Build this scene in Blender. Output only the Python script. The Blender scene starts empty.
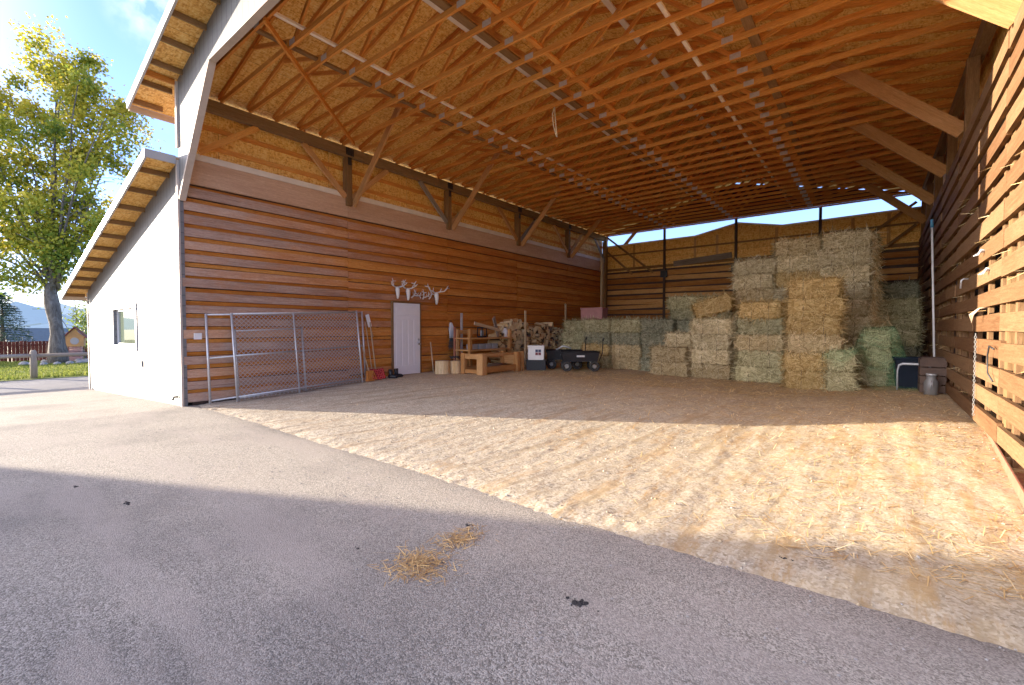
import bpy, math, random
from mathutils import Vector, Matrix, noise
random.seed(7)
R = math.radians
scene = bpy.context.scene
col = scene.collection
V = Vector

# ------------------------------------------------------------------ helpers
def ss(a, b, x):
    t = max(0.0, min(1.0, (x - a) / (b - a)))
    return t * t * (3 - 2 * t)

def floor_z(x, y):
    if x < -10.4 and y < 3.2:
        return -.045 * min(9.5, max(0, -10.4 - x))
    return .2 * ss(3, 8.5, y) * (1 - .3 * max(0, min(1, (x + 10) / 7)) + .75 * ss(-1.6, 1.0, x))

class MB:
    """collects shapes; build() links them as ONE mesh object"""
    def __init__(s):
        s.v, s.f, s.uv, s.r, s.m, s.sm = [], [], [], [], [], []
    def face(s, pts, uvs, rnd, mi=0, smooth=False):
        n = len(s.v)
        s.v += [tuple(p) for p in pts]
        s.f.append(tuple(range(n, n + len(pts))))
        s.uv += list(uvs); s.r.append(rnd); s.m.append(mi); s.sm.append(smooth)
    def beam(s, p, q, w, h, up=(0, 0, 1), rnd=None, mi=0, taper=1.0):
        p, q = V(p), V(q)
        ax = q - p; L = ax.length; ax.normalize()
        up = V(up)
        if abs(ax.dot(up)) > .99: up = V((1, 0, 0))
        sd = ax.cross(up).normalized(); up = sd.cross(ax).normalized()
        rnd = random.random() if rnd is None else rnd
        ou, ov = random.random() * 50, random.random() * 50
        a, b = w / 2, h / 2
        c = []
        for base, k in ((p, 1), (q, taper)):
            c += [base + sd * (sx * a * k) + up * (sz * b * k) for sx, sz in ((-1, -1), (1, -1), (1, 1), (-1, 1))]
        n = len(s.v); s.v += [tuple(x) for x in c]
        per = [0, w, w + h, 2 * w + h, 2 * w + 2 * h]
        for i in range(4):
            j = (i + 1) % 4
            s.f.append((n + i, n + j, n + 4 + j, n + 4 + i))
            s.uv += [(ou, ov + per[i]), (ou, ov + per[i + 1]), (ou + L, ov + per[i + 1]), (ou + L, ov + per[i])]
            s.r.append(rnd); s.m.append(mi); s.sm.append(False)
        for idx in ((3, 2, 1, 0), (4, 5, 6, 7)):
            s.f.append(tuple(n + i for i in idx))
            s.uv += [(ou, ov), (ou + .02, ov), (ou + .02, ov + h), (ou, ov + h)]
            s.r.append(rnd); s.m.append(mi); s.sm.append(False)
        return s
    def box(s, lo, hi, rnd=None, mi=0, axis=None):
        lo, hi = V(lo), V(hi)
        d = hi - lo; c = (lo + hi) / 2
        if axis is None: axis = max(range(3), key=lambda i: d[i])
        e = V((0, 0, 0)); e[axis] = d[axis] / 2
        if axis == 2: return s.beam(c - e, c + e, d[1], d[0], (1, 0, 0), rnd, mi)
        return s.beam(c - e, c + e, d[1] if axis == 0 else d[0], d[2], (0, 0, 1), rnd, mi)
    def tube(s, pts, r, n=8, rnd=None, mi=0, cap=True, r2=None):
        pts = [V(p) for p in pts]; k = len(pts)
        rnd = random.random() if rnd is None else rnd
        radii = r if isinstance(r, (list, tuple)) else [r + ((r2 if r2 is not None else r) - r) * i / max(1, k - 1) for i in range(k)]
        base = len(s.v); ref = None; Ls = 0; ou = random.random() * 40
        lens = []
        for i, p in enumerate(pts):
            t = (pts[min(i + 1, k - 1)] - pts[max(i - 1, 0)]).normalized()
            if ref is None:
                ref = t.orthogonal().normalized()
            ref = (ref - t * ref.dot(t)).normalized(); bn = t.cross(ref)
            if i: Ls += (p - pts[i - 1]).length
            lens.append(Ls)
            for j in range(n):
                a = 2 * math.pi * j / n
                s.v.append(tuple(p + (ref * math.cos(a) + bn * math.sin(a)) * radii[i]))
        for i in range(k - 1):
            for j in range(n):
                j2 = (j + 1) % n
                s.f.append((base + i * n + j, base + i * n + j2, base + (i + 1) * n + j2, base + (i + 1) * n + j))
                w = 2 * math.pi * radii[i] / n
                s.uv += [(ou + lens[i], j * w), (ou + lens[i], (j + 1) * w), (ou + lens[i + 1], (j + 1) * w), (ou + lens[i + 1], j * w)]
                s.r.append(rnd); s.m.append(mi); s.sm.append(n > 5)
        if cap:
            for i, rev in ((0, True), (k - 1, False)):
                idx = [base + i * n + j for j in range(n)]
                if rev: idx.reverse()
                s.f.append(tuple(idx)); s.uv += [(ou + .3 * math.cos(6.28 * j / n), .3 * math.sin(6.28 * j / n)) for j in range(n)]
                s.r.append(rnd); s.m.append(mi); s.sm.append(False)
        return s
    def prism(s, poly, y0, y1, rnd=0.5, mi=0):
        """polygon in the x,z plane (counter-clockwise seen from -y), extruded along y"""
        n = len(poly)
        s.face([(x, y0, z) for x, z in poly], [(x, z) for x, z in poly], rnd, mi)
        s.face([(x, y1, z) for x, z in reversed(poly)], [(x, z) for x, z in reversed(poly)], rnd, mi)
        for i in range(n):
            a, b = poly[i], poly[(i + 1) % n]
            L = math.hypot(b[0] - a[0], b[1] - a[1])
            s.face([(a[0], y1, a[1]), (b[0], y1, b[1]), (b[0], y0, b[1]), (a[0], y0, a[1])], [(0, 0), (L, 0), (L, y1 - y0), (0, y1 - y0)], rnd, mi)
        return s
    def blade(s, p, d, L, w, rnd, mi=0, nrm=None):
        d = V(d).normalized()
        sd = d.cross(V(nrm) if nrm is not None else V((random.gauss(0, 1), random.gauss(0, 1), random.gauss(0, 1))))
        if sd.length < 1e-4: sd = d.orthogonal()
        sd.normalize(); p = V(p)
        s.face([p - sd * w / 2, p + sd * w / 2, p + d * L + sd * w * .3, p + d * L - sd * w * .3], [(0, 0), (0, w), (L, w), (L, 0)], rnd, mi)
    def mesh(s, name, mats):
        me = bpy.data.meshes.new(name)
        me.from_pydata(s.v, [], s.f)
        uvl = me.uv_layers.new(name='UVMap')
        uvl.data.foreach_set('uv', [c for u in s.uv for c in u])
        at = me.attributes.new('rnd', 'FLOAT', 'FACE'); at.data.foreach_set('value', s.r)
        me.polygons.foreach_set('material_index', s.m)
        me.polygons.foreach_set('use_smooth', s.sm)
        for m in (mats if isinstance(mats, (list, tuple)) else [mats]): me.materials.append(m)
        me.update()
        return me
    def build(s, name, mats, parent=None, loc=None):
        o = bpy.data.objects.new(name, s.mesh(name, mats)); col.objects.link(o)
        if parent: o.parent = parent
        if loc: o.location = loc
        return o

def bevel(o, w=.01, seg=2):
    m = o.modifiers.new('bevel', 'BEVEL'); m.width = w; m.segments = seg; m.limit_method = 'ANGLE'
    return o

def tag(o, label=None, cat=None, group=None, kind=None):
    if label: o['label'] = label
    if cat: o['category'] = cat
    if group: o['group'] = group
    if kind: o['kind'] = kind
    return o

def thing(name, label, cat, loc=(0, 0, 0), rz=0, group=None):
    o = bpy.data.objects.new(name, None); col.objects.link(o)
    o.empty_display_size = .1
    o.location = loc; o.rotation_euler = (0, 0, rz)
    return tag(o, label, cat, group)

def copy_tree(o, parent=None):
    c = o.copy(); col.objects.link(c); c.parent = parent
    for ch in list(o.children): copy_tree(ch, c)
    return c

# ------------------------------------------------------------------ materials
class NT:
    def __init__(s, name):
        s.mat = bpy.data.materials.new(name); s.mat.use_nodes = True
        s.t = s.mat.node_tree; s.n = s.t.nodes; s.l = s.t.links
        s.bsdf = s.n['Principled BSDF']; s.out = s.n['Material Output']
    def node(s, typ, ins=None, **props):
        x = s.n.new(typ)
        for k, v in props.items(): setattr(x, k, v)
        for k, v in (ins or {}).items():
            if hasattr(v, 'is_output') or isinstance(v, bpy.types.NodeSocket): s.l.new(v, x.inputs[k])
            else: x.inputs[k].default_value = v
        return x
    def mapping(s, vec, scale=(1, 1, 1), rot=(0, 0, 0), loc=(0, 0, 0)):
        return s.node('ShaderNodeMapping', {'Vector': vec, 'Scale': scale, 'Rotation': rot, 'Location': loc}).outputs[0]
    def noise(s, vec, scale, detail=4, rough=.6, dist=0):
        return s.node('ShaderNodeTexNoise', {'Vector': vec, 'Scale': scale, 'Detail': detail, 'Roughness': rough, 'Distortion': dist}).outputs['Fac']
    def voro(s, vec, scale, out='Distance', feature='F1'):
        return s.node('ShaderNodeTexVoronoi', {'Vector': vec, 'Scale': scale}, feature=feature).outputs[out]
    def ramp(s, fac, stops, interp='LINEAR'):
        x = s.node('ShaderNodeValToRGB', {'Fac': fac}); e = x.color_ramp; e.interpolation = interp
        while len(e.elements) > 1: e.elements.remove(e.elements[-1])
        e.elements[0].position = stops[0][0]; e.elements[0].color = (*stops[0][1], 1)
        for p, c in stops[1:]:
            k = e.elements.new(p); k.color = (*c, 1)
        return x.outputs[0]
    def mix(s, fac, a, b, blend='MIX'):
        x = s.node('ShaderNodeMix', data_type='RGBA', blend_type=blend)
        for sock, v in ((x.inputs[0], fac), (x.inputs[6], a), (x.inputs[7], b)):
            if isinstance(v, bpy.types.NodeSocket): s.l.new(v, sock)
            elif isinstance(v, (int, float)): sock.default_value = v
            else: sock.default_value = (*v, 1)
        return x.outputs[2]
    def math(s, op, a, b=0.0, clamp=False):
        x = s.n.new('ShaderNodeMath'); x.operation = op; x.use_clamp = clamp
        for i, v in enumerate((a, b)):
            if isinstance(v, bpy.types.NodeSocket): s.l.new(v, x.inputs[i])
            else: x.inputs[i].default_value = v
        return x.outputs[0]
    def mrange(s, v, a, b, c=0.0, d=1.0):
        return s.node('ShaderNodeMapRange', {'Value': v, 'From Min': a, 'From Max': b, 'To Min': c, 'To Max': d}).outputs[0]
    def uv(s): return s.node('ShaderNodeUVMap', uv_map='UVMap').outputs[0]
    def obj(s): return s.node('ShaderNodeTexCoord').outputs['Object']
    def pos(s): return s.node('ShaderNodeNewGeometry').outputs['Position']
    def rnd(s): return s.node('ShaderNodeAttribute', attribute_name='rnd').outputs['Fac']
    def orand(s): return s.node('ShaderNodeObjectInfo').outputs['Random']
    def sep(s, v, i): return s.node('ShaderNodeSeparateXYZ', {'Vector': v}).outputs[i]
    def bump(s, h, strength=.3, dist=.02):
        b = s.node('ShaderNodeBump', {'Height': h, 'Strength': strength, 'Distance': dist})
        s.l.new(b.outputs[0], s.bsdf.inputs['Normal'])
    def done(s, color, rough=.8, metal=0.0, spec=.3):
        for k, v in (('Base Color', color), ('Roughness', rough), ('Metallic', metal), ('Specular IOR Level', spec)):
            if isinstance(v, bpy.types.NodeSocket): s.l.new(v, s.bsdf.inputs[k])
            elif k == 'Base Color': s.bsdf.inputs[k].default_value = (*v, 1)
            else: s.bsdf.inputs[k].default_value = v
        return s.mat

def wood(name, dark, mid, light, grey=None, var=.5, knots=True, rough=.75):
    t = NT(name); uv = t.uv(); r = t.rnd()
    off = t.node('ShaderNodeCombineXYZ', {'Z': t.math('MULTIPLY', r, 37)}).outputs[0]
    vec = t.node('ShaderNodeVectorMath', {0: uv, 1: off}, operation='ADD').outputs[0]
    g1 = t.noise(t.mapping(vec, (1.2, 22, 1)), 1.6, 6, .65, .6)
    g2 = t.noise(t.mapping(vec, (.5, 3, 1)), 1.4, 4, .6, .3)
    f = t.math('ADD', t.math('MULTIPLY', g1, .6), t.math('MULTIPLY', g2, .4))
    f = t.math('ADD', f, t.math('MULTIPLY', t.math('SUBTRACT', r, .5), var * .5))
    c = t.ramp(f, [(.3, dark), (.5, mid), (.68, light)])
    if knots:
        k = t.voro(t.mapping(vec, (1.1, 5, 1)), 1.3)
        c = t.mix(t.mrange(k, .03, .1, .75, 0), c, tuple(x * .35 for x in dark))
    if grey:
        y = t.sep(t.pos(), 1); n = t.noise(t.mapping(t.pos(), (.3, .45, 1.3)), 1.7, 5, .7)
        gf = t.mrange(t.math('ADD', y, t.math('MULTIPLY', t.math('ADD', n, t.math('MULTIPLY', r, .5)), 7)), grey[1], grey[1] + 5, 1, 0)
        gc = t.ramp(f, [(.3, tuple(x * .55 for x in grey[0])), (.65, tuple(min(1, x * 1.35) for x in grey[0]))])
        c = t.mix(t.math('MULTIPLY', gf, .8), c, gc)
    fine = t.noise(t.mapping(vec, (9, 70, 1)), 1.3, 5, .8)
    c = t.mix(t.mrange(fine, .35, .7, .55, 0), c, tuple(x * .45 for x in dark))
    blot = t.noise(t.mapping(vec, (1.6, 2.5, 1)), 1.0, 5, .7)
    c = t.mix(t.mrange(blot, .5, .75, 0, .45), c, tuple(x * .7 for x in mid))
    t.bump(t.math('ADD', g1, fine), .35, .006)
    return t.done(c, rough, 0, .08)

def plain(name, color, rough=.6, metal=0.0, var=.12, scale=6, spec=.3):
    t = NT(name); n = t.noise(t.obj(), scale, 5, .65)
    a = tuple(x * (1 - var) for x in color); b = tuple(min(1, x * (1 + var)) for x in color)
    r = t.mrange(n, .3, .7, max(0, rough - .1), min(1, rough + .1))
    return t.done(t.ramp(n, [(.3, a), (.7, b)]), r, metal, spec)

M = {}
M['plank'] = wood('interior_plank', (.36, .095, .018), (.62, .20, .036), (.80, .33, .075), grey=((.52, .40, .32), 8.6), var=.45)
M['plankback'] = wood('recessed_plank', (.36, .095, .016), (.62, .20, .032), (.78, .33, .07), var=.6)
M['slat'] = wood('slat_board', (.125, .054, .022), (.205, .102, .045), (.27, .15, .07), var=.6)
M['truss'] = wood('truss_lumber', (.50, .15, .026), (.78, .28, .055), (.90, .42, .10), var=.5, knots=False)
M['brace'] = wood('brace_lumber', (.42, .18, .06), (.60, .28, .10), (.74, .40, .17), var=.4)
M['beam'] = wood('beam_timber', (.15, .085, .038), (.25, .15, .07), (.34, .21, .105), var=.3)
M['post'] = wood('post_timber', (.15, .075, .03), (.26, .14, .058), (.36, .20, .09), var=.3)
M['band'] = wood('plywood_band', (.50, .27, .15), (.68, .41, .25), (.80, .52, .34), var=.2, knots=False)
M['trim'] = None
M['greyboard'] = wood('weathered_board', (.15, .11, .085), (.26, .20, .155), (.38, .31, .25), var=.4)
M['backslat'] = wood('back_slat', (.28, .095, .025), (.55, .22, .06), (.75, .38, .13), var=.8)
M['timber'] = wood('new_timber', (.34, .13, .035), (.54, .24, .075), (.68, .37, .15), var=.4)
M['log'] = wood('split_log_wood', (.36, .18, .07), (.66, .42, .18), (.88, .67, .38), var=1.1, knots=False)
M['bark'] = wood('log_bark', (.07, .045, .03), (.15, .10, .07), (.26, .19, .13), var=.8)
M['pole'] = wood('pole_wood', (.42, .27, .14), (.55, .38, .22), (.66, .49, .31), var=.3, knots=False)
M['fencewood'] = wood('rail_wood', (.26, .20, .14), (.38, .30, .22), (.50, .41, .31), var=.3)
M['redfence'] = wood('red_fence_board', (.07, .018, .012), (.13, .035, .024), (.20, .06, .042), var=.6, knots=False)

def osb(name, a, b, c, panel=True):
    t = NT(name); p = t.uv()
    v1 = t.voro(t.mapping(p, (16, 42, 1), (0, 0, .35)), 1.0, 'Color'); v2 = t.voro(t.mapping(p, (40, 15, 1), (0, 0, .5)), 1.0, 'Color')
    v3 = t.voro(t.mapping(p, (30, 30, 1)), 1.0, 'Color')
    g = t.math('ADD', t.math('MULTIPLY', t.sep(v1, 0), .38), t.math('MULTIPLY', t.sep(v2, 1), .38))
    g = t.math('ADD', g, t.math('MULTIPLY', t.sep(v3, 2), .24))
    n = t.noise(p, .7, 4)
    g = t.math('ADD', t.math('MULTIPLY', g, .85), t.math('MULTIPLY', n, .18))
    cc = t.ramp(g, [(.22, a), (.5, b), (.8, c)])
    if panel:
        br = t.node('ShaderNodeTexBrick', {'Vector': p, 'Scale': 1.0, 'Mortar Size': .004, 'Brick Width': 2.4, 'Row Height': 1.2, 'Color1': (1, 1, 1, 1), 'Color2': (.87, .85, .82, 1), 'Mortar': (.35, .3, .3, 1)}).outputs[0]
        cc = t.mix(1.0, cc, br, 'MULTIPLY')
    t.bump(g, .15, .004)
    return t.done(cc, .7)
M['osb'] = osb('osb_sheathing', (.50, .20, .030), (.80, .41, .080), (.90, .60, .20))
M['osbwall'] = osb('osb_wall_panel', (.50, .20, .030), (.80, .41, .080), (.90, .60, .20))
M['osbback'] = osb('osb_back_panel', (.56, .21, .035), (.84, .39, .085), (.92, .54, .16))

def siding():
    t = NT('white_siding'); u = t.sep(t.uv(), 0)
    fr = t.math('FRACT', t.math('MULTIPLY', u, 5.0))
    g = t.math('LESS_THAN', fr, .12)
    n = t.noise(t.mapping(t.uv(), (1.5, .4, 1)), 2.2, 5)
    z = t.sep(t.pos(), 2)
    c = t.ramp(n, [(.3, (.13, .126, .122)), (.7, (.155, .151, .147))])
    c = t.mix(t.math('MULTIPLY', g, .85), c, (.075, .072, .075))
    dirt = t.math('MULTIPLY', t.mrange(t.math('ADD', z, t.math('MULTIPLY', n, .5)), -.1, .55, .6, 0), 1.0)
    c = t.mix(dirt, c, (.13, .10, .075))
    t.bump(t.math('SUBTRACT', 1.0, g), .4, .01)
    return t.done(c, .6)
M['siding'] = siding()
M['white'] = plain('white_paint', (.34, .33, .325), .5, var=.04)
M['doorwhite'] = plain('door_paint', (.76, .74, .75), .45, var=.03)
M['browntrim'] = plain('brown_trim', (.46, .37, .30), .65, var=.12)
M['trim'] = plain('cream_trim', (.74, .63, .50), .7, var=.12, scale=3)
M['roofmetal'] = plain('roof_metal', (.35, .36, .37), .4, .6)
M['plate'] = plain('gusset_metal', (.50, .43, .38), .55, .2, .2, 30)
M['black'] = plain('black_iron', (.018, .018, .02), .5, .0, .3)
M['galv'] = plain('galvanized_pipe', (.52, .52, .53), .4, .55, .15, 20)
M['wire'] = plain('chain_link_wire', (.40, .39, .38), .5, .2, .15, 40)
M['hub'] = plain('dull_hub', (.20, .19, .18), .5, .3)
M['chrome'] = plain('brushed_metal', (.50, .48, .45), .3, .9, .1)
M['plasticblack'] = plain('black_plastic', (.009, .009, .011), .45, 0, .25)
M['rubber'] = plain('tyre_rubber', (.028, .027, .026), .8, 0, .3)
M['darkblue'] = plain('dark_blue_plastic', (.010, .014, .022), .85, 0, .2, spec=.1)
M['red'] = plain('red_plastic', (.42, .03, .03), .45, 0, .15)
M['orange'] = plain('orange_bristle', (.60, .20, .03), .7, 0, .2)
M['bone'] = plain('bleached_bone', (.74, .71, .66), .65, 0, .12, 25)
M['antlertan'] = plain('tan_antler', (.56, .40, .27), .6, 0, .2, 25)
M['pinkbox'] = plain('faded_pink_crate', (.34, .14, .13), .6, 0, .15)
M['rust'] = plain('rusty_red_steel', (.33, .12, .07), .6, .1, .25, 9)
M['stone'] = plain('grey_rock', (.28, .26, .24), .9, 0, .35, 5)
M['greybox'] = plain('grey_block', (.26, .25, .25), .8, 0, .2)
M['dark'] = plain('dark_clod', (.022, .019, .018), .9, 0, .4, 20)
M['navy'] = plain('navy_ink', (.03, .04, .10), .5)
M['maroon'] = plain('maroon_ink', (.16, .03, .04), .5)
M['whiteplastic'] = plain('white_plastic', (.72, .71, .70), .45, 0, .05)
M['rope'] = plain('pale_rope', (.62, .52, .36), .8, 0, .15)
M['whitecloth'] = plain('white_cloth', (.68, .70, .74), .8, 0, .12)
M['darkstrap'] = plain('dark_strap', (.05, .055, .05), .7, 0, .3)
M['bluecap'] = plain('blue_cap', (.05, .20, .34), .4)
M['brownbox'] = plain('brown_crate', (.085, .05, .035), .75, 0, .3)
M['window_recess'] = plain('window_recess_grey', (.45, .45, .47), .6)
M['roofblue'] = plain('blue_grey_roofing', (.055, .09, .115), .65, 0, .25, 3)
M['cream'] = plain('cream_wall', (.55, .47, .36), .8, 0, .1)
M['darkwall'] = plain('dark_brown_wall', (.06, .035, .025), .8, 0, .2)
M['redroof'] = plain('dark_red_roof', (.16, .04, .03), .8, 0, .2)
M['playwood'] = plain('honey_wood', (.50, .25, .08), .7, 0, .2, 4)
M['pinkslat'] = plain('faded_red_slat', (.42, .22, .19), .75, 0, .2)

def glass():
    t = NT('window_glass')
    return t.done((.10, .13, .09), .03, 0, .9)
M['glass'] = glass()

def asphalt():
    t = NT('asphalt'); p = t.pos()
    v = t.voro(p, 135, 'Color'); vv = t.sep(v, 0)
    vd = t.voro(p, 135, 'Distance')
    n1 = t.noise(p, 1.1, 6, .6); n2 = t.noise(p, 30, 4, .7)
    sp = t.math('ADD', t.math('MULTIPLY', vv, .62), t.math('MULTIPLY', n2, .42))
    c = t.ramp(sp, [(.2, (.046, .043, .040)), (.5, (.122, .114, .104)), (.8, (.32, .300, .275))])
    x = t.sep(p, 0); y = t.sep(p, 1)
    # dusty where dirt is tracked out of the barn; sunlit paleness painted in on the left
    fz = t.noise(p, 9, 6, .75)
    d = t.math('ADD', t.math('ADD', y, t.math('MULTIPLY', n1, 1.6)), t.math('MULTIPLY', fz, 1.1))
    d = t.math('ADD', d, t.mrange(x, -1.5, -7, 0, 3.0))
    dust_and_sun = t.mrange(d, 1.5, 3.9, .05, .85)
    c = t.mix(dust_and_sun, c, t.ramp(sp, [(.2, (.165, .140, .112)), (.8, (.48, .42, .345))]))
    n3 = t.noise(p, .45, 5, .6)
    c = t.mix(t.mrange(n3, .48, .66, 0, .5), c, (.10, .088, .082))
    lane = t.noise(t.mapping(p, (.35, 1.6, 1), (0, 0, .45)), 1.1, 5, .65)
    c = t.mix(t.mrange(lane, .49, .62, 0, .55), c, (.33, .28, .24))
    n4 = t.noise(t.mapping(p, (1, 1, 1), (0, 0, 0), (9, 4, 0)), .8, 5, .6)
    c = t.mix(t.mrange(n4, .56, .75, 0, .3), c, (.34, .28, .215))
    t.bump(t.math('SUBTRACT', 1.0, vd), .5, .007)
    return t.done(c, .9, 0, .2)
M['asphalt'] = asphalt()

def dirt():
    t = NT('barn_dirt'); p = t.pos()
    v = t.sep(t.voro(p, 60, 'Color'), 0); n = t.noise(p, 2.3, 7, .7); n2 = t.noise(p, 38, 5, .75)
    tr = t.noise(t.mapping(p, (2.4, .5, 1), (0, 0, -.1)), 1.9, 7, .75)
    f = t.math('ADD', t.math('MULTIPLY', v, .28), t.math('ADD', t.math('MULTIPLY', n2, .45), t.math('MULTIPLY', n, .27)))
    c = t.ramp(f, [(.28, (.14, .105, .07)), (.48, (.365, .305, .228)), (.7, (.56, .49, .39))])
    c = t.mix(t.math('MULTIPLY', t.mrange(tr, .51, .61, 0, .8), t.mrange(t.sep(p, 0), -6, 0, .35, 1)), c, (.30, .17, .07))
    tx = t.sep(p, 0); ty = t.sep(p, 1)
    sl = t.math('ADD', .07, t.math('MULTIPLY', t.mrange(tx, 0, -9, 0, 1), .55))
    uu = t.math('SUBTRACT', tx, t.math('MULTIPLY', ty, sl))
    uv_ = t.node('ShaderNodeCombineXYZ', {'X': uu, 'Y': t.math('MULTIPLY', ty, .06)}).outputs[0]
    trk = t.noise(uv_, 4.2, 4, .6)
    c = t.mix(t.math('MULTIPLY', t.mrange(trk, .54, .60, 0, .7), t.mrange(n, .38, .6, .25, 1)), c, (.20, .14, .085))
    # straw dust towards the right wall and the hay
    x = t.sep(p, 0); y = t.sep(p, 1)
    st = t.math('MULTIPLY', t.mrange(x, -4.5, .6, 0, 1), t.mrange(n, .35, .62, .1, .8))
    c = t.mix(t.math('MULTIPLY', st, .5), c, (.70, .50, .22))
    deep = t.mrange(t.math('ADD', y, t.math('MULTIPLY', n, 3)), 7.5, 11.5, 0, .75)
    c = t.mix(deep, c, t.ramp(f, [(.3, (.26, .16, .08)), (.5, (.50, .345, .19)), (.7, (.66, .49, .30))]))
    t.bump(t.math('ADD', f, t.math('MULTIPLY', trk, -.8)), .45, .014)
    return t.done(c, .95, 0, .1)
M['dirt'] = dirt()

def ground_mat(name, a, b, scale, scale2=30):
    t = NT(name); p = t.pos(); n = t.noise(p, scale, 6, .65); n2 = t.noise(p, scale2, 4, .7)
    f = t.math('ADD', t.math('MULTIPLY', n, .6), t.math('MULTIPLY', n2, .4))
    t.bump(n2, .4, .03)
    return t.done(t.ramp(f, [(.35, a), (.65, b)]), .95, 0, .1)
M['field'] = ground_mat('field_ground', (.16, .15, .06), (.28, .25, .12), .3, 6)
M['gravel'] = ground_mat('gravel_drive', (.15, .14, .14), (.26, .245, .235), .6, 45)
M['lawn'] = ground_mat('lawn_soil', (.16, .19, .035), (.28, .31, .06), .5, 12)

def bladey(name, stops, rough=.85, transl=0.0, objvar=0.0):
    t = NT(name); r = t.rnd()
    n = t.noise(t.obj(), 5, 4)
    f = t.math('ADD', t.math('MULTIPLY', r, .8), t.math('MULTIPLY', n, .25))
    c = t.ramp(f, stops)
    if objvar:
        c = t.mix(1.0, c, t.ramp(t.orand(), [(0, (1 - objvar,) * 3), (1, (1, 1, 1))]), 'MULTIPLY')
    m = t.done(c, rough, 0, .15)
    if transl:
        tr = t.node('ShaderNodeBsdfTranslucent', {'Color': c})
        mx = t.node('ShaderNodeMixShader', {0: transl, 1: t.bsdf.outputs[0], 2: tr.outputs[0]})
        t.l.new(mx.outputs[0], t.out.inputs[0])
    return m

def hay(name, a, b, c):
    t = NT(name); r = t.rnd(); p = t.obj()
    n = t.noise(t.mapping(p, (7, 9, 40)), 1.6, 6, .75, 1.2); n2 = t.noise(p, 3, 3); n3 = t.noise(t.mapping(p, (60, 60, 25)), 1, 3)
    f = t.math('ADD', t.math('MULTIPLY', n, .36), t.math('ADD', t.math('MULTIPLY', n3, .26), t.math('MULTIPLY', r, .44)))
    cc = t.ramp(f, [(.3, a), (.52, b), (.78, c)])
    cc = t.mix(t.mrange(n2, .5, .7, 0, .35), cc, tuple(x * .7 for x in b))
    cc = t.mix(1.0, cc, t.ramp(t.orand(), [(0, (.75, .75, .75)), (1, (1.1, 1.08, 1.04))]), 'MULTIPLY')
    t.bump(t.math('ADD', n, n3), .8, .03)
    return t.done(cc, .95, 0, .1)
HAY = {
    'green': hay('green_hay', (.13, .105, .045), (.44, .38, .19), (.80, .72, .43)),
    'gold': hay('golden_straw', (.20, .10, .022), (.60, .38, .13), (.92, .68, .32)),
    'tan': hay('tan_hay', (.17, .10, .035), (.52, .38, .18), (.85, .68, .40)),
    'pale': hay('pale_hay', (.20, .135, .055), (.60, .47, .25), (.92, .80, .52)),
    'blue': hay('blue_green_hay', (.07, .068, .04), (.25, .24, .15), (.52, .48, .32)),
}
M['twine'] = plain('bale_twine', (.14, .10, .05), .8)
M['straw'] = bladey('loose_straw_stems', [(.1, (.36, .19, .07)), (.5, (.66, .43, .17)), (.95, (.88, .70, .38))])
M['grass'] = bladey('lawn_grass', [(.1, (.07, .10, .015)), (.5, (.15, .19, .03)), (.95, (.30, .30, .06))], transl=.3)
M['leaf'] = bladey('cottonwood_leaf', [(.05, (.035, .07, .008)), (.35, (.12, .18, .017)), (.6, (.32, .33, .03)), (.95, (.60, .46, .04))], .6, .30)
M['leafgreen'] = bladey('green_leaf', [(.05, (.05, .09, .02)), (.5, (.13, .19, .035)), (.95, (.26, .32, .07))], .6, .35)
M['needle'] = bladey('conifer_needle', [(.05, (.012, .03, .02)), (.5, (.03, .06, .035)), (.95, (.06, .10, .06))], .7)

def bark_mat():
    t = NT('tree_bark'); p = t.pos()
    n = t.noise(t.mapping(p, (2.2, 2.2, .7)), 3, 7, .7, .8)
    c = t.ramp(n, [(.3, (.05, .042, .036)), (.5, (.12, .105, .092)), (.7, (.22, .20, .18))])
    t.bump(n, .9, .08)
    return t.done(c, .95, 0, .1)
M['treebark'] = bark_mat()

def net():
    t = NT('green_netting'); p = t.obj()
    n = t.noise(p, 3.5, 5)
    d = t.node('ShaderNodeBsdfDiffuse', {'Color': t.ramp(n, [(.3, (.08, .32, .11)), (.7, (.22, .48, .22))])})
    tr = t.node('ShaderNodeBsdfTransparent')
    gx = t.math('ABSOLUTE', t.math('SUBTRACT', t.math('FRACT', t.math('MULTIPLY', t.sep(t.uv(), 0), 30.0)), .5))
    gy = t.math('ABSOLUTE', t.math('SUBTRACT', t.math('FRACT', t.math('MULTIPLY', t.sep(t.uv(), 1), 30.0)), .5))
    line = t.math('GREATER_THAN', t.math('MAXIMUM', gx, gy), .41)
    mx = t.node('ShaderNodeMixShader', {0: t.math('ADD', t.math('MULTIPLY', line, .28), t.mrange(n, .4, .7, .02, .14), True), 1: tr.outputs[0], 2: d.outputs[0]})
    t.l.new(mx.outputs[0], t.out.inputs[0])
    return t.mat
M['net'] = net()

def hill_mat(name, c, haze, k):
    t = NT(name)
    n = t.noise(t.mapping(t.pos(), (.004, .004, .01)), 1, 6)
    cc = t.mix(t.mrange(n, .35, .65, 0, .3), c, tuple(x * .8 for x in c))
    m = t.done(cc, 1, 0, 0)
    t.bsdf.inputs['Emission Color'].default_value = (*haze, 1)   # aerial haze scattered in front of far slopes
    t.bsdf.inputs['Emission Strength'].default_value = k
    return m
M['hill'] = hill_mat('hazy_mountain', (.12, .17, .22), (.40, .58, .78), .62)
M['hillfar'] = hill_mat('pale_mountain', (.15, .2, .25), (.52, .68, .84), .72)

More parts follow.
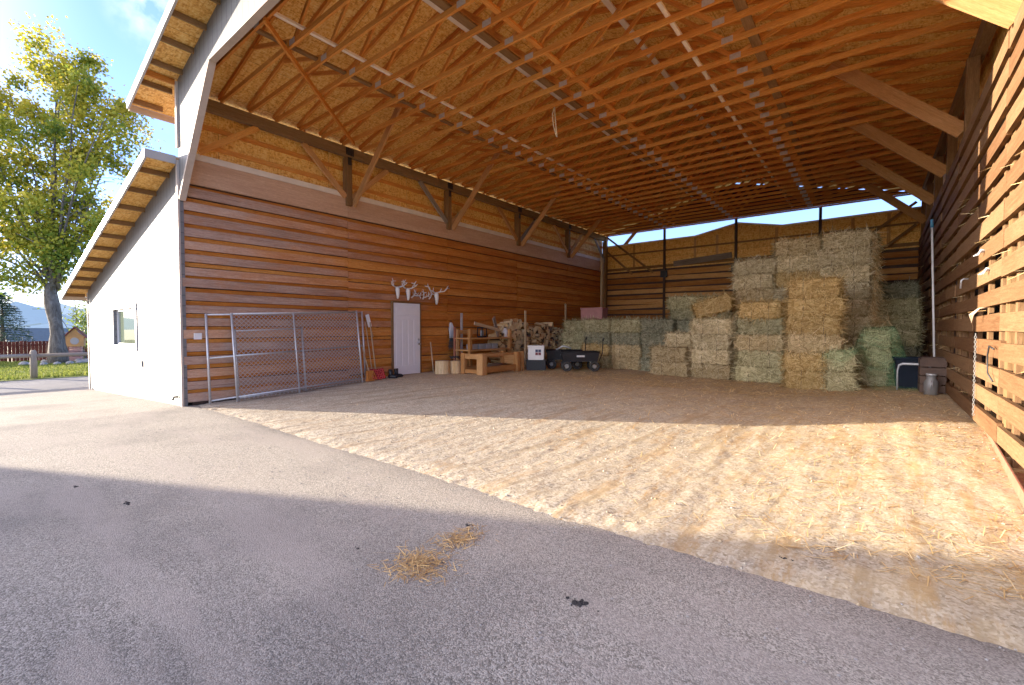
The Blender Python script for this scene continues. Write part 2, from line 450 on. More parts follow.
# ------------------------------------------------------------------ camera, sun, sky
cam_d = bpy.data.cameras.new('camera'); cam = bpy.data.objects.new('camera', cam_d); col.objects.link(cam)
cam.location = (0, 0, 1.5)
cam.rotation_euler = (R(90 - 1.7), 0, R(38.5))
cam_d.sensor_width = 36; cam_d.lens = 36 * 452 / 1024
cam_d.clip_end = 12000; cam_d.clip_start = .05
scene.camera = cam

SUN_EL = 7.4
az = V((.9068, .4217))
sd = bpy.data.lights.new('sun', 'SUN'); so = bpy.data.objects.new('sun', sd); col.objects.link(so)
sd.energy = 27.0; sd.angle = R(.4); sd.color = (1, .86, .68)
ldir = V((az.x * math.cos(R(SUN_EL)), az.y * math.cos(R(SUN_EL)), -math.sin(R(SUN_EL))))
so.rotation_euler = ldir.to_track_quat('-Z', 'Y').to_euler()

w = bpy.data.worlds.new('World'); scene.world = w; w.use_nodes = True
nt = w.node_tree; bg = nt.nodes['Background']
sky = nt.nodes.new('ShaderNodeTexSky'); sky.sky_type = 'NISHITA'; sky.sun_disc = False
sky.sun_elevation = R(SUN_EL)
sky.sun_rotation = math.atan2(-az.x, -az.y)      # the sun stands where the light comes from
sky.altitude = 900; sky.air_density = 1.0; sky.dust_density = .1; sky.ozone_density = 1.6
tc = nt.nodes.new('ShaderNodeTexCoord')
mp = nt.nodes.new('ShaderNodeMapping'); mp.inputs['Scale'].default_value = (1, 1, 2.2)
nz = nt.nodes.new('ShaderNodeTexNoise'); nz.inputs['Scale'].default_value = 2.6; nz.inputs['Detail'].default_value = 7; nz.inputs['Roughness'].default_value = .6
rp = nt.nodes.new('ShaderNodeValToRGB'); rp.color_ramp.elements[0].position = .56; rp.color_ramp.elements[1].position = .74
mxc = nt.nodes.new('ShaderNodeMix'); mxc.data_type = 'RGBA'
nt.links.new(tc.outputs['Generated'], mp.inputs[0]); nt.links.new(mp.outputs[0], nz.inputs['Vector'])
nt.links.new(nz.outputs['Fac'], rp.inputs[0]); nt.links.new(rp.outputs[0], mxc.inputs[0])
nt.links.new(sky.outputs[0], mxc.inputs[6]); mxc.inputs[7].default_value = (1.75, 1.75, 1.8, 1)
tn = nt.nodes.new('ShaderNodeMix'); tn.data_type = 'RGBA'; tn.blend_type = 'MULTIPLY'; tn.inputs[0].default_value = 1
tn.inputs[7].default_value = (.46, .50, .80, 1)
nt.links.new(mxc.outputs[2], tn.inputs[6])
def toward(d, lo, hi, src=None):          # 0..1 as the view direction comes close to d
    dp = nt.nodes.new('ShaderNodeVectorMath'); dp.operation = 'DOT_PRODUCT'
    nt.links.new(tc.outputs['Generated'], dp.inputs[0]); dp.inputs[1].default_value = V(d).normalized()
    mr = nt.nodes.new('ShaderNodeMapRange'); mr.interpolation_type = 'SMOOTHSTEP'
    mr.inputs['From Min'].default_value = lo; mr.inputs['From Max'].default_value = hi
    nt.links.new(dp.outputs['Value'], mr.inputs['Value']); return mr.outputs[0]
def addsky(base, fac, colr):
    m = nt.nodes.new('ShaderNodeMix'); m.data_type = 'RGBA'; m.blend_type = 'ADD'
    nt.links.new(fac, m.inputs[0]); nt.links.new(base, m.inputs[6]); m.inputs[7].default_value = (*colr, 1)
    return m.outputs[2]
c_ = addsky(tn.outputs[2], toward((-.55, -.80, .22), .45, 1.0), (5.3, 4.6, 3.8))     # fill glow added to the sky behind the camera, brightens the interior
nz2 = nt.nodes.new('ShaderNodeTexNoise'); nz2.inputs['Scale'].default_value = 26; nz2.inputs['Detail'].default_value = 6
nt.links.new(tc.outputs['Generated'], nz2.inputs['Vector'])
for d, r_ in (((-.851, .209, .482), .9994), ((-.84, .225, .494), .9995), ((-.66, .49, .564), .9993)):
    mu = nt.nodes.new('ShaderNodeMath'); mu.operation = 'MULTIPLY'
    nt.links.new(toward(d, r_ - .0022, r_ + .0003), mu.inputs[0])
    mr = nt.nodes.new('ShaderNodeMapRange'); mr.inputs['From Min'].default_value = .38; mr.inputs['From Max'].default_value = .62
    nt.links.new(nz2.outputs['Fac'], mr.inputs['Value']); nt.links.new(mr.outputs[0], mu.inputs[1])
    c_ = addsky(c_, mu.outputs[0], (.42, .36, .2))
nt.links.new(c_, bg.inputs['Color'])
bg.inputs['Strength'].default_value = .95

vs = scene.view_settings; vs.view_transform = 'Standard'; vs.look = 'None'; vs.exposure = 0; vs.gamma = 1.18
cy = scene.cycles
cy.max_bounces = 12; cy.diffuse_bounces = 8; cy.transparent_max_bounces = 24; cy.use_denoising = True
cy.sample_clamp_indirect = 8

# ------------------------------------------------------------------ the setting
def grid(name, x0, x1, y0, y1, nx, ny, fz, m, fx=None):
    b = MB(); vs_ = []
    for j in range(ny + 1):
        for i in range(nx + 1):
            x = x0 + (x1 - x0) * i / nx; y = y0 + (y1 - y0) * j / ny
            vs_.append((x, y, fz(x, y)))
    b.v = vs_
    for j in range(ny):
        for i in range(nx):
            a = j * (nx + 1) + i
            b.f.append((a, a + 1, a + nx + 2, a + nx + 1))
    n = len(b.f); b.r = [.5] * n; b.m = [0] * n; b.sm = [True] * n
    b.uv = [(vs_[k][0], vs_[k][1]) for f in b.f for k in f]
    return tag(b.build(name, m), kind='structure')

def far_z(x, y):
    z = -.48 - .045 * max(0, min(60, -40 - x)) if x < -40 else -.48 * ss(9, 22, -x) if x < 0 else 0
    return z - .02
NO = noise.noise
gb = MB()
ring = [-4000, -1500, -500, -200, -110, -80, -60, -50, -42, -38, -34, -30, -26, -22, -18, -14, -10, -5, 5, 30, 100, 500, 4000]
ringy = [-4000, -1000, -200, -60, -20, -5, 0, 5, 10, 20, 30, 60, 200, 1000, 4000]
for j, y in enumerate(ringy):
    for i, x in enumerate(ring): gb.v.append((x, y, far_z(x, y) - .05))
for j in range(len(ringy) - 1):
    for i in range(len(ring) - 1):
        a = j * len(ring) + i
        gb.f.append((a, a + 1, a + 1 + len(ring), a + len(ring))); gb.r.append(.5); gb.m.append(0); gb.sm.append(True)
        gb.uv += [(0, 0)] * 4
tag(gb.build('ground', M['field']), kind='structure')

def pave_z(x, y):
    if x < -10.4: return -.045 * min(9.5, -10.4 - x) + .012 * NO(V((x * .4, y * .4, 0)))
    return .007 * NO(V((x * .5, y * .5, 3))) - .06 * ss(2.95, 3.4, y)
grid('asphalt_yard', -20.6, 6, -9, 4.2, 130, 70, pave_z, M['asphalt'])
def gravel_z(x, y): return -.475 + .012 * NO(V((x * .7, y * .7, 8)))
grid('gravel_drive', -25.7, -20.4, -12, 24, 24, 90, gravel_z, M['gravel'])
def lawn_z(x, y): return -.465 + .02 * NO(V((x * .5, y * .5, 5)))
grid('lawn', -40, -25.6, -14, 26, 30, 60, lawn_z, M['lawn'])

def dirt_z(x, y):
    edge = 3.03 + .10 * NO(V((x * .6, 1.3, 0))) + .06 * NO(V((x * 2.3, 7.1, 0))) + .06 * NO(V((x * 7, 2, 0))) + .07 * NO(V((x * 17, y * 17, 4)))
    k = ss(-.22, .3, y - edge)
    b = .003 * NO(V((x * 5.2, y * 2.2, 0))) + .005 * NO(V((x * 14, y * 11, 2))) + .003 * NO(V((x * 1.1, y * .6, 4)))
    b += .003 * max(0, NO(V((x * 6.1 + .25 * y, y * .7, 9)))) + .010 * max(0, NO(V((x * 19 + 3 * NO(V((x * 3, y * 3, 0))), y * 17, 5))) - .15)
    # tyre tracks running into the barn
    for cx in (-1.15, .35):
        d = x - (cx - .02 * (y - 5) ** 1 + .12 * math.sin(y * .6))
        b -= .004 * math.exp(-(d / .10) ** 2) - .003 * math.exp(-((abs(d) - .18) / .06) ** 2)
    return floor_z(x, y) + (.016 + b) * k - .04 * (1 - k)
grid('barn_floor', -10.38, 1.45, 2.55, 10.5, 340, 250, dirt_z, M['dirt'])
def dirt_z2(x, y):
    return floor_z(x, y) + .016 + (.017 * NO(V((x * 5.2, y * 2.2, 0))) + .016 * NO(V((x * 1.1, y * .6, 4)))) * .8
grid('barn_floor_rear', -10.38, 1.45, 10.5, 20.6, 70, 60, dirt_z2, M['dirt'])

# mountains far behind the yard
def mountains(name, dist, prof, m):
    b = MB()
    th = R(38.5); F = V((-math.sin(th), math.cos(th))); S = V((math.cos(th), math.sin(th)))
    pts = []
    for u, h in prof:
        p = F * dist + S * (u * dist)
        pts.append((p.x, p.y, h * dist))
    away = V((F.x, F.y, 0)) * dist * .3
    for i in range(len(pts) - 1):
        a, c = V(pts[i]), V(pts[i + 1])
        n = 4
        for k in range(n):
            for q in range(3):
                def P(s_, t_):
                    top = a.lerp(c, s_) + V((0, 0, dist * .003 * NO(V((a.x + s_ * 900, a.y, 0)) * .01)))
                    bot = V((top.x, top.y, -40)) - away * .5
                    return bot.lerp(top, t_)
                b.face([P(k / n, q / 3), P((k + 1) / n, q / 3), P((k + 1) / n, (q + 1) / 3), P(k / n, (q + 1) / 3)], [(0, 0)] * 4, .5, 0, True)
        b.face([(a.x, a.y, a.z), (c.x, c.y, c.z), V((c.x, c.y, -40)) + away, V((a.x, a.y, -40)) + away][::-1], [(0, 0)] * 4, .5)
    tag(b.build(name, m), kind='structure')
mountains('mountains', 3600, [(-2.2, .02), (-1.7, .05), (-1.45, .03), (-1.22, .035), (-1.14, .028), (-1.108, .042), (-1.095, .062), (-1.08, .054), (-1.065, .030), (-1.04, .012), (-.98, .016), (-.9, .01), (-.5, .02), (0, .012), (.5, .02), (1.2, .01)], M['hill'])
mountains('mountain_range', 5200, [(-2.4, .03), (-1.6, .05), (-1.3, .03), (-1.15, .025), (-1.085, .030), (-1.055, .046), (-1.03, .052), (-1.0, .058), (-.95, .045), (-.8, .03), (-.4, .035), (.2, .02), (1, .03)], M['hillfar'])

# ------------------------------------------------------------------ the barn
XL, XR, YF, YB = -10.4, 1.2, 2.93, 20.5
XM = (XL + XR) / 2
def XW(y): return 1.03 + .0117 * (y - 8)          # inner face of the slatted right wall
barn = thing('barn', 'large open-fronted hay barn with timber trusses, plank walls and white gable siding', 'barn', (XM, YF, 0))
def part(mb, name, m, parent=None):
    o = mb.build(name, m)
    o.parent = parent or barn
    o.matrix_parent_inverse = Matrix.Translation(-V((XM, YF, 0)))
    return o
def sub(mb, name, m, parent):
    o = mb.build(name, m); o.parent = parent
    return o
def roof_z(x): return 7.68 - .25 * abs(x - XM)             # underside of the deck
def low_z(x): return 4.74 + .222 * (x - XL)

# white gable wall with its chamfered opening
g = MB()
c1, c2 = (-10.22, 4.3), (-8.72, 6.02)
r1, r2 = (XR * 2 - (-10.22) - XR + XL + 0, 0), None
mir = lambda p: (2 * XM - p[0], p[1])
poly = [(XL, 3.98), c2, mir(c2), (XR - .1, 4.12), (XR - .1, 0), (XR + .3, 0), (XR + .3, roof_z(XR + .3) - .002), (XM, roof_z(XM) - .002), (XL, roof_z(XL) - .002)]
g.prism(poly, YF - .06, YF, .5)
part(g, 'gable_wall', M['siding'])
t = MB()
t.beam((XL + .02, YF - .03, 3.97), (c2[0] + .02, YF - .03, c2[1] - .02), .11, .05, (-.75, 0, .66))
t.beam((c2[0] - .0, YF - .03, c2[1] - .025), (mir(c2)[0], YF - .03, c2[1] - .025), .11, .05)
t.beam((mir(c2)[0] - .02, YF - .03, c2[1] - .02), (XR - .14, YF - .03, 4.1), .11, .05, (.75, 0, .66))
part(t, 'opening_trim', M['browntrim'])
t = MB(); t.box((XL - .07, YF - .10, -.03), (XL + .012, YF - .062, 4.72)); t.box((XL - .03, YF - .10, 4.95), (XL + .05, YF - .062, roof_z(XL) - .05))
part(t, 'corner_board', M['browntrim'])
t = MB(); t.box((XR - .085, YF - .058, -.02), (XR + .2, YF + .10, 4.1)); part(t, 'door_jamb', M['greyboard'])

# roofs: OSB deck below, metal above
def slope(x0, z0, x1, z1, y0, y1, th, name, m, off=0):
    b = MB(); L = math.hypot(x1 - x0, z1 - z0); W = y1 - y0
    n = V((-(z1 - z0), 0, x1 - x0)).normalized()
    if n.z < 0: n = -n
    A = [V((x0, y0, z0)) + n * off, V((x1, y0, z1)) + n * off, V((x1, y1, z1)) + n * off, V((x0, y1, z0)) + n * off]
    B = [a + n * th for a in A]
    uv = [(0, 0), (0, L), (W, L), (W, 0)]
    fl = x1 < x0
    def q(p, u): b.face(p if not fl else p[::-1], u if not fl else u[::-1], .5)
    q([A[3], A[2], A[1], A[0]], [uv[3], uv[2], uv[1], uv[0]]); q(B, uv)
    for i in range(4):
        j = (i + 1) % 4; q([A[i], A[j], B[j], B[i]], [(0, 0), (1, 0), (1, th), (0, th)])
    return part(b, name, m)
EX = 1.15; YR0, YR1 = 2.38, 21.0
ridge = roof_z(XM)
slope(XL - EX, roof_z(XL - EX), XM - .005, ridge, YR0, YR1, .018, 'roof_deck', M['osb'])
slope(XR + EX, roof_z(XR + EX), XM + .005, ridge, YR0, YR1, .018, 'roof_deck', M['osb'])
slope(XL - EX - .04, roof_z(XL - EX - .04), XM, ridge, YR0 - .04, YR1 + .03, .03, 'metal_roof', M['roofmetal'], .024)
slope(XR + EX + .04, roof_z(XR + EX + .04), XM, ridge, YR0 - .04, YR1 + .03, .03, 'metal_roof', M['roofmetal'], .024)
LX = -20.25
slope(LX, low_z(LX), XL - .02, low_z(XL - .02), YR0, 20.6, .018, 'lean_to_deck', M['osb'])
slope(LX - .04, low_z(LX - .04), XL - .02, low_z(XL - .02), YR0 - .04, 20.6, .03, 'lean_to_roof', M['roofmetal'], .024)
slope(6.2, 3.55, XR + .45, 4.74, YR0, 20.6, .03, 'lean_to_roof', M['roofmetal'])
# fascias
f = MB(); dz = -.035
f.beam((XL - EX, YR0 - .02, roof_z(XL - EX) + dz), (XM, YR0 - .02, ridge + dz), .035, .17)
f.beam((XM, YR0 - .02, ridge + dz), (XR + EX, YR0 - .02, roof_z(XR + EX) + dz), .035, .17)
part(f, 'rake_fascia', M['white'])
f = MB(); f.box((XL - EX - .03, YR0, roof_z(XL - EX) - .13), (XL - EX, YR1, roof_z(XL - EX) - .004)); part(f, 'eave_fascia', M['browntrim'])
f = MB(); f.beam((LX, YR0 - .02, low_z(LX) + dz), (XL - .04, YR0 - .02, low_z(XL - .04) + dz), .035, .17)
f.beam((XL - .02, YR0 - .035, low_z(XL) + dz + .01), (XL - .02, YF - .11, low_z(XL) + dz + .01), .035, .15)
part(f, 'lean_to_fascia', M['white'])
f = MB(); f.box((LX - .03, YR0, low_z(LX) - .13), (LX, 20.6, low_z(LX) - .004)); part(f, 'lean_to_eave_fascia', M['browntrim'])
# lookouts of both overhangs, each a part
def lookout(x, zf, y0=YR0, y1=YF - .062):
    b = MB(); b.box((x - .02, y0, zf(x) - .10), (x + .02, y1, zf(x) - .006)); return part(b, 'lookout', M['post'])
for k in range(22):
    x = XL - .93 + k * .62
    if abs(x - XM) > .1 and x < XR + EX - .1: lookout(x, roof_z)
for k in range(11): lookout(LX + .35 + k * .89, low_z)
b = MB(); b.beam((XL - .02, YR0, roof_z(XL) - .06), (XL - .02, YF - .1, roof_z(XL) - .06), .04, .1); part(b, 'lookout', M['truss'])
for k in range(9):   # eave rafters above the left wall
    y = 3.3 + k * 2.1
    b = MB(); b.beam((XL - EX, y, roof_z(XL - EX) - .055), (XL - .12, y, roof_z(XL - .12) - .055), .04, .09); part(b, 'eave_rafter', M['truss'])

# lean-to walls and window
LW = -19.45; wx0, wx1, wz0, wz1 = -16.0, -13.75, 1.08, 2.02
g = MB()
def gz(x): return floor_z(x, 2.8) - .06
def wallpoly(x0, x1, zb0, zb1, zt0, zt1):
    g.prism([(x0, zb0), (x1, zb1), (x1, zt1), (x0, zt0)], YF - .06, YF, .5)
wallpoly(LW, wx0, gz(LW), gz(wx0), low_z(LW) - .003, low_z(wx0) - .003)
wallpoly(wx1, XL, gz(wx1), gz(XL), low_z(wx1) - .003, low_z(XL) - .003)
wallpoly(wx0, wx1, gz(wx0), gz(wx1), wz0, wz0)
wallpoly(wx0, wx1, wz1, wz1, low_z(wx0) - .003, low_z(wx1) - .003)
part(g, 'lean_to_wall', M['siding'])
g = MB(); g.box((LW, YF + .002, -.6), (LW + .06, 20.4, low_z(LW) - .02)); part(g, 'lean_to_side_wall', M['siding'])
g = MB(); g.box((LW + .062, 20.34, -.6), (XL - .2, 20.4, 2.7)); part(g, 'lean_to_rear_wall', M['siding'])
g = MB(); g.box((LW - .03, YF - .085, -.5), (LW + .06, YF - .062, low_z(LW) - .08)); part(g, 'corner_board', M['browntrim'])
wf = MB()
for lo, hi in (((wx0 - .10, wz0 - .10), (wx1 + .10, wz0)), ((wx0 - .10, wz1), (wx1 + .10, wz1 + .10)), ((wx0 - .10, wz0), (wx0, wz1)), ((wx1, wz0), (wx1 + .10, wz1))):
    wf.box((lo[0], YF - .085, lo[1]), (hi[0], YF - .062, hi[1]))
win = part(wf, 'window', M['white'])
g = MB(); g.box((wx0 + .04, YF + .03, wz0 + .04), (wx1 - .04, YF + .04, wz1 - .04)); sub(g, 'pane', M['glass'], win)
g = MB()
for lo, hi in (((wx0, wz0), (wx1, wz0 + .05)), ((wx0, wz1 - .05), (wx1, wz1)), ((wx0, wz0 + .05), (wx0 + .05, wz1 - .05)), ((wx1 - .05, wz0 + .05), (wx1, wz1 - .05))):
    g.box((lo[0], YF - .0, lo[1]), (hi[0], YF + .029, hi[1]))
sub(g, 'sash', M['whiteplastic'], win)
g = MB(); g.box((-13.35, YF - .09, .62), (-13.25, YF - .062, .76)); part(g, 'outlet_box', M['greybox'])
g = MB(); g.tube([(-10.72, YF - .07, .16), (-10.72, YF - .14, .16), (-10.72, YF - .16, .10)], .02); part(g, 'hose_tap', M['black'])

# left plank wall
POSTS = [YF - .05, 6.42, 9.86, 13.4, 16.95, 20.44]
g = MB(); gb2 = MB(); n = 17; pitch = 4.25 / n
for k in range(n):
    z0 = .06 + k * pitch; rr = random.random()
    for a, b_ in zip(POSTS[:-1], POSTS[1:]):
        j = random.uniform(-.012, .012); tilt = random.uniform(-.012, .012)
        x = XL - .03 + random.uniform(-.012, .012)
        hh = pitch * random.uniform(.60, .70)
        g.beam((x, a + .004, z0 + hh / 2 + j - tilt), (x, b_ - .004, z0 + hh / 2 + j + tilt), .045, hh, rnd=max(0, min(1, rr + random.uniform(-.16, .16))))
        gb2.beam((XL - .068, a + .004, z0 + pitch * .80), (XL - .068, b_ - .004, z0 + pitch * .815), .02, pitch * .31, rnd=rr * .6 + .4 * random.random())
part(g, 'plank_wall', M['plank']); part(gb2, 'plank_wall', M['plankback'])
g = MB(); g.box((XL - .12, YF + .1, 0), (XL - .082, YB, 4.895)); part(g, 'wall_backing', M['darkwall'])
g = MB()
for a, b_ in zip(POSTS[:-1], POSTS[1:]): g.box((XL - .04, a + .003, 4.325), (XL + .012, b_ - .003, 4.80))
part(g, 'plywood_band', M['band'])
g = MB(); g.box((XL - .1, YF + .1, 4.803), (XL + .03, YB, 4.92)); part(g, 'ledger_trim', M['trim'])
g = MB()
g.face([(XL - .16, YF, 4.9), (XL - .16, YB, 4.9), (XL - .16, YB, 6.12), (XL - .16, YF, 6.12)], [(YF, 0), (YB, 0), (YB, 1.3), (YF, 1.3)], .5)
g.face([(XL - .2, YF, 4.86), (XL - .2, YF, 6.12), (XL - .2, YB, 6.12), (XL - .2, YB, 4.86)], [(0, 0)] * 4, .5)
part(g, 'osb_panel', M['osbwall'])
for z in (5.12, 5.5):
    g = MB(); g.box((XL - .155, YF + .02, z), (XL - .115, YB, z + .09)); part(g, 'girt', M['truss'])
g = MB(); g.box((XL - .005, YF + .01, 5.80), (XL + .12, YB, 6.03)); part(g, 'header_beam', M['beam'])
g = MB(); g.box((XR - .02, YF + .01, 5.80), (XR + .12, YB, 6.03)); part(g, 'header_beam', M['beam'])

# left posts with knee braces and bolted plates
for i, y in enumerate(POSTS[1:]):
    g = MB(); g.box((XL - .085, y - .075, 4.922), (XL - .006, y + .075, 5.798)); g.box((XL + .001, y - .07, 4.6), (XL + .10, y + .07, 5.795))
    p = part(g, 'post', M['post'])
    g = MB()
    g.box((XL + .121, y - .11, 5.83), (XL + .128, y + .11, 6.01)); g.box((XL + .103, y - .05, 5.60), (XL + .109, y + .05, 5.79))
    for by in (-.07, 0, .07):
        for bz in (5.87, 5.97): g.tube([(XL + .128, y + by, bz), (XL + .14, y + by, bz)], .012, 6)
    sub(g, 'connector_plate', M['black'], p)
    if i == 4: dirs = (-1,)
    else: dirs = (-1, 1)
    for s in dirs:
        g = MB(); g.beam((XL + .05, y + s * .09, 4.80), (XL + .05, y + s * 1.16, 5.80), .045, .13, (0, -s, 1)); part(g, 'knee_brace', M['brace'] if (i + s) % 3 else M['greyboard'])
    if i < 4 or True:
        g = MB(); g.beam((XL + .12, y + .1, 4.62), (XL + 2.05, y + .1, 6.62), .045, .16, (-1, 0, 1)); part(g, 'knee_brace', M['brace'])

# a sloping wind brace in the first bays
g = MB(); g.beam((-6.97, 3.0, 5.985), (-9.9, 6.3, 5.985), .04, .085); part(g, 'wind_brace', M['truss'])
g = MB(); g.beam((XL + .05, YF + .25, 4.95), (XL + .05, YF + 1.35, 5.8), .045, .12, (0, -1, 1)); part(g, 'knee_brace', M['truss'])

# trusses
XT0, XT1 = XL + .06, XR + .06
def make_truss(y):
    b = MB(); T = .04; H = .085
    zb = 6.03 + H / 2
    b.beam((XT0, y, zb), (XM - .002, y, zb), T, H); b.beam((XM + .002, y, zb), (XT1, y, zb), T, H)
    for a, c in ((XT0 - .1, XM - .003), (XT1 + .1, XM + .003)):
        b.beam((a, y, roof_z(a) - .055), (c, y, roof_z(c) - .055), T, H)
    bot = [XM - 2.72, XM, XM + 2.72]; q = 5.8 / 2
    top = [XM - 4.15, XM - 1.42, XM + 1.42, XM + 4.15]
    zt = lambda x: roof_z(x) - .1
    zz = zb + H / 2
    for x0, x1 in ((bot[0] - .06, top[0]), (bot[0] + .06, top[1]), (bot[1] - .06, top[1]), (bot[1] + .06, top[2]), (bot[2] - .06, top[2]), (bot[2] + .06, top[3])):
        b.beam((x0, y, zz), (x1, y, zt(x1)), T - .004, .07)
    o = part(b, 'roof_truss', M['truss'])
    for x in bot:
        p = MB()
        for s in (-1, 1):
            p.box((x - .085, y + s * .0215 - .001, zb - .03), (x + .085, y + s * .0215 + .001, zb + .06))
        sub(p, 'gusset_plate', M['plate'], o)
    return o
NTR = 33
for k in range(NTR): make_truss(YF + .12 + k * .535)
# long bracing boards that tie the bottom chords
for x, wd, m in ((XM - 2.35, .06, 'trim'), (XM - 2.95, .09, 'post'), (XM - .28, .14, 'post'), (XM + .24, .09, 'truss'), (XM + 2.15, .06, 'trim'), (XM + 3.05, .14, 'post')):
    b = MB(); y = YF + .12
    while y < YB - .2:
        e = min(y + 4.28, YB - .1)
        b.box((x - wd / 2, y, 6.118), (x + wd / 2, e - .01, 6.155)); y = e
    part(b, 'chord_brace', M[m])
for x, z in ((XM - 1.42, roof_z(XM - 1.42) - .25), (XM + .9, roof_z(XM + .9) - .3)):
    b = MB(); b.box((x - .05, YF + .2, z), (x + .05, YB - .2, z + .035)); part(b, 'web_brace', M['trim'])

# right slatted wall
RP = [YF + .1, 4.2, 6.65, 10.3, 12.9, 15.6, 18.3, 20.42]
g = MB(); n = 15
for k in range(n):
    z0 = .35 + k * .281
    for a, b_ in zip(RP[:-1], RP[1:]):
        L = b_ - a
        cuts = [a] + ([a + L * random.uniform(.4, .6)] if random.random() < .4 else []) + [b_]
        for p0, p1 in zip(cuts[:-1], cuts[1:]):
            h = random.uniform(.165, .20); ti = random.uniform(-.012, .012); xo = .022 + random.uniform(-.008, .012)
            g.beam((XW(p0) + xo, p0 + .004, z0 + h / 2 - ti), (XW(p1) + xo, p1 - .004, z0 + h / 2 + ti), .042, h)
part(g, 'slat_wall', M['slat'])
for y in RP:
    x = XW(y)
    g = MB(); g.box((x + .05, y - .08, 0), (x + .20, y + .08, 5.795)); part(g, 'post', M['post'])
for k in range(24):
    y = YF + .45 + k * .72
    if min(abs(y - q) for q in RP) > .2:
        x = XW(y); g = MB(); g.box((x + .05, y - .045, .1), (x + .09, y + .045, 4.6)); part(g, 'stud', M['slat'])
g = MB(); g.box((XR + .55, YF, -.05), (XR + .60, YB, 5.2)); part(g, 'outer_wall', M['darkwall'])
g = MB(); g.face([(XR + .22, YF, 4.6), (XR + .22, YF, 6.12), (XR + .22, YB, 6.12), (XR + .22, YB, 4.6)], [(YF, 0), (YF, 1.5), (YB, 1.5), (YB, 0)], .5)
g.face([(XR + .25, YF, 4.6), (XR + .25, YB, 4.6), (XR + .25, YB, 6.12), (XR + .25, YF, 6.12)], [(YF, 0), (YB, 0), (YB, 1.5), (YF, 1.5)], .5)
part(g, 'osb_panel', M['osbwall'])
for y in (6.5, 10.42, 12.95, 15.65, 18.3):
    zb_ = 4.5 if y < 7 else 4.72
    g = MB(); g.beam((XW(y) + .05, y, zb_), (XW(y) - 1.75, y, zb_ + 1.7), .045, .22, (1, 0, 1)); part(g, 'knee_brace', M['brace'])

# back wall: slats below, panels above, raised pale-capped middle
g = MB(); z = .15
while z < 4.2:
    h = random.uniform(.16, .24); x = XL
    cuts = [XL, -7.4, -4.45, -1.57, XR]
    for a, b_ in zip(cuts[:-1], cuts[1:]):
        ti = random.uniform(-.03, .03)
        g.beam((a + .003, YB + .02 + random.uniform(-.012, .012), z + h / 2 - ti), (b_ - .003, YB + .02, z + h / 2 + ti), .04, h * random.uniform(.8, 1))
    z += h + random.uniform(.03, .07)
part(g, 'back_slats', M['backslat'])
g = MB(); g.box((XL, YB + .07, 0), (XR + .1, YB + .1, 4.3)); part(g, 'back_sheathing', M['darkwall'])
top = [(XL, 5.52), (-6.1, 5.52), (-4.4, 5.85), (-2.8, 5.52), (XR + .1, 5.56)]
g = MB(); g.prism([(XL, 4.27), (XR + .1, 4.27)] + top[::-1], YB + .01, YB + .04, .5); part(g, 'back_panel', M['osbback'])
g = MB()
for a, b_ in zip(top[:-1], top[1:]): g.beam((a[0], YB + .02, a[1] + .03), (b_[0], YB + .02, b_[1] + .03), .09, .06)
part(g, 'back_wall_cap', M['trim'])
for z, wd in ((5.05, .07), (4.32, .12)):
    g = MB(); g.box((XL, YB - .03, z), (XR, YB + .007, z + wd)); part(g, 'back_girt', M['post'])
for x in (-8.9, -6.1, -5.2, -3.0, -.6, .4):
    g = MB(); g.box((x - .05, YB - .002, 4.45), (x + .05, YB + .008, 5.5)); part(g, 'seam_batten', M['brace'])
g = MB(); g.beam((-7.0, YB - .06, 4.42), (-4.6, YB - .06, 4.58), .06, .24); part(g, 'weathered_plank', M['greyboard'])
for x in (-7.42, -4.45, -1.57):
    g = MB(); g.box((x - .05, YB - .10, .1), (x + .05, YB - .035, 6.03)); p = part(g, 'back_post', M['darkwall'])
    g = MB(); g.box((x - .16, YB - .13, 3.85), (x + .16, YB - .102, 4.15))
    for bx in (-.09, .09): g.tube([(x + bx, YB - .13, 4.0), (x + bx, YB - .15, 4.0)], .02, 6)
    sub(g, 'connector_plate', M['black'], p)
for a, b_ in (((-10.25, 6.0), (-7.9, 4.1)), ((-10.25, 5.3), (-8.9, 4.1)), ((-.9, 4.2), (1.1, 5.75)), ((-.2, 3.9), (1.1, 5.0))):
    g = MB(); g.beam((a[0], YB - .18, a[1]), (b_[0], YB - .18, b_[1]), .035, .09); part(g, 'back_brace', M['post'])
g = MB(); g.box((XL + .0, YB - .2, .1), (XL + .15, YB - .04, 6.02)); part(g, 'corner_post', M['post'])
g = MB(); g.beam((-10.2, YB - .3, 6.0), (1.3, YB - .3, 6.0), .05, .05); part(g, 'rear_tie', M['truss'])

g = MB(); g.prism([(XL + .1, 6.12), (XR - .1, 6.12), (XR - .1, roof_z(XR) - .12), (XM, roof_z(XM) - .16), (XL + .1, roof_z(XL) - .12)], YB + .01, YB + .04, .5)
part(g, 'rear_gable_panel', M['darkwall'])

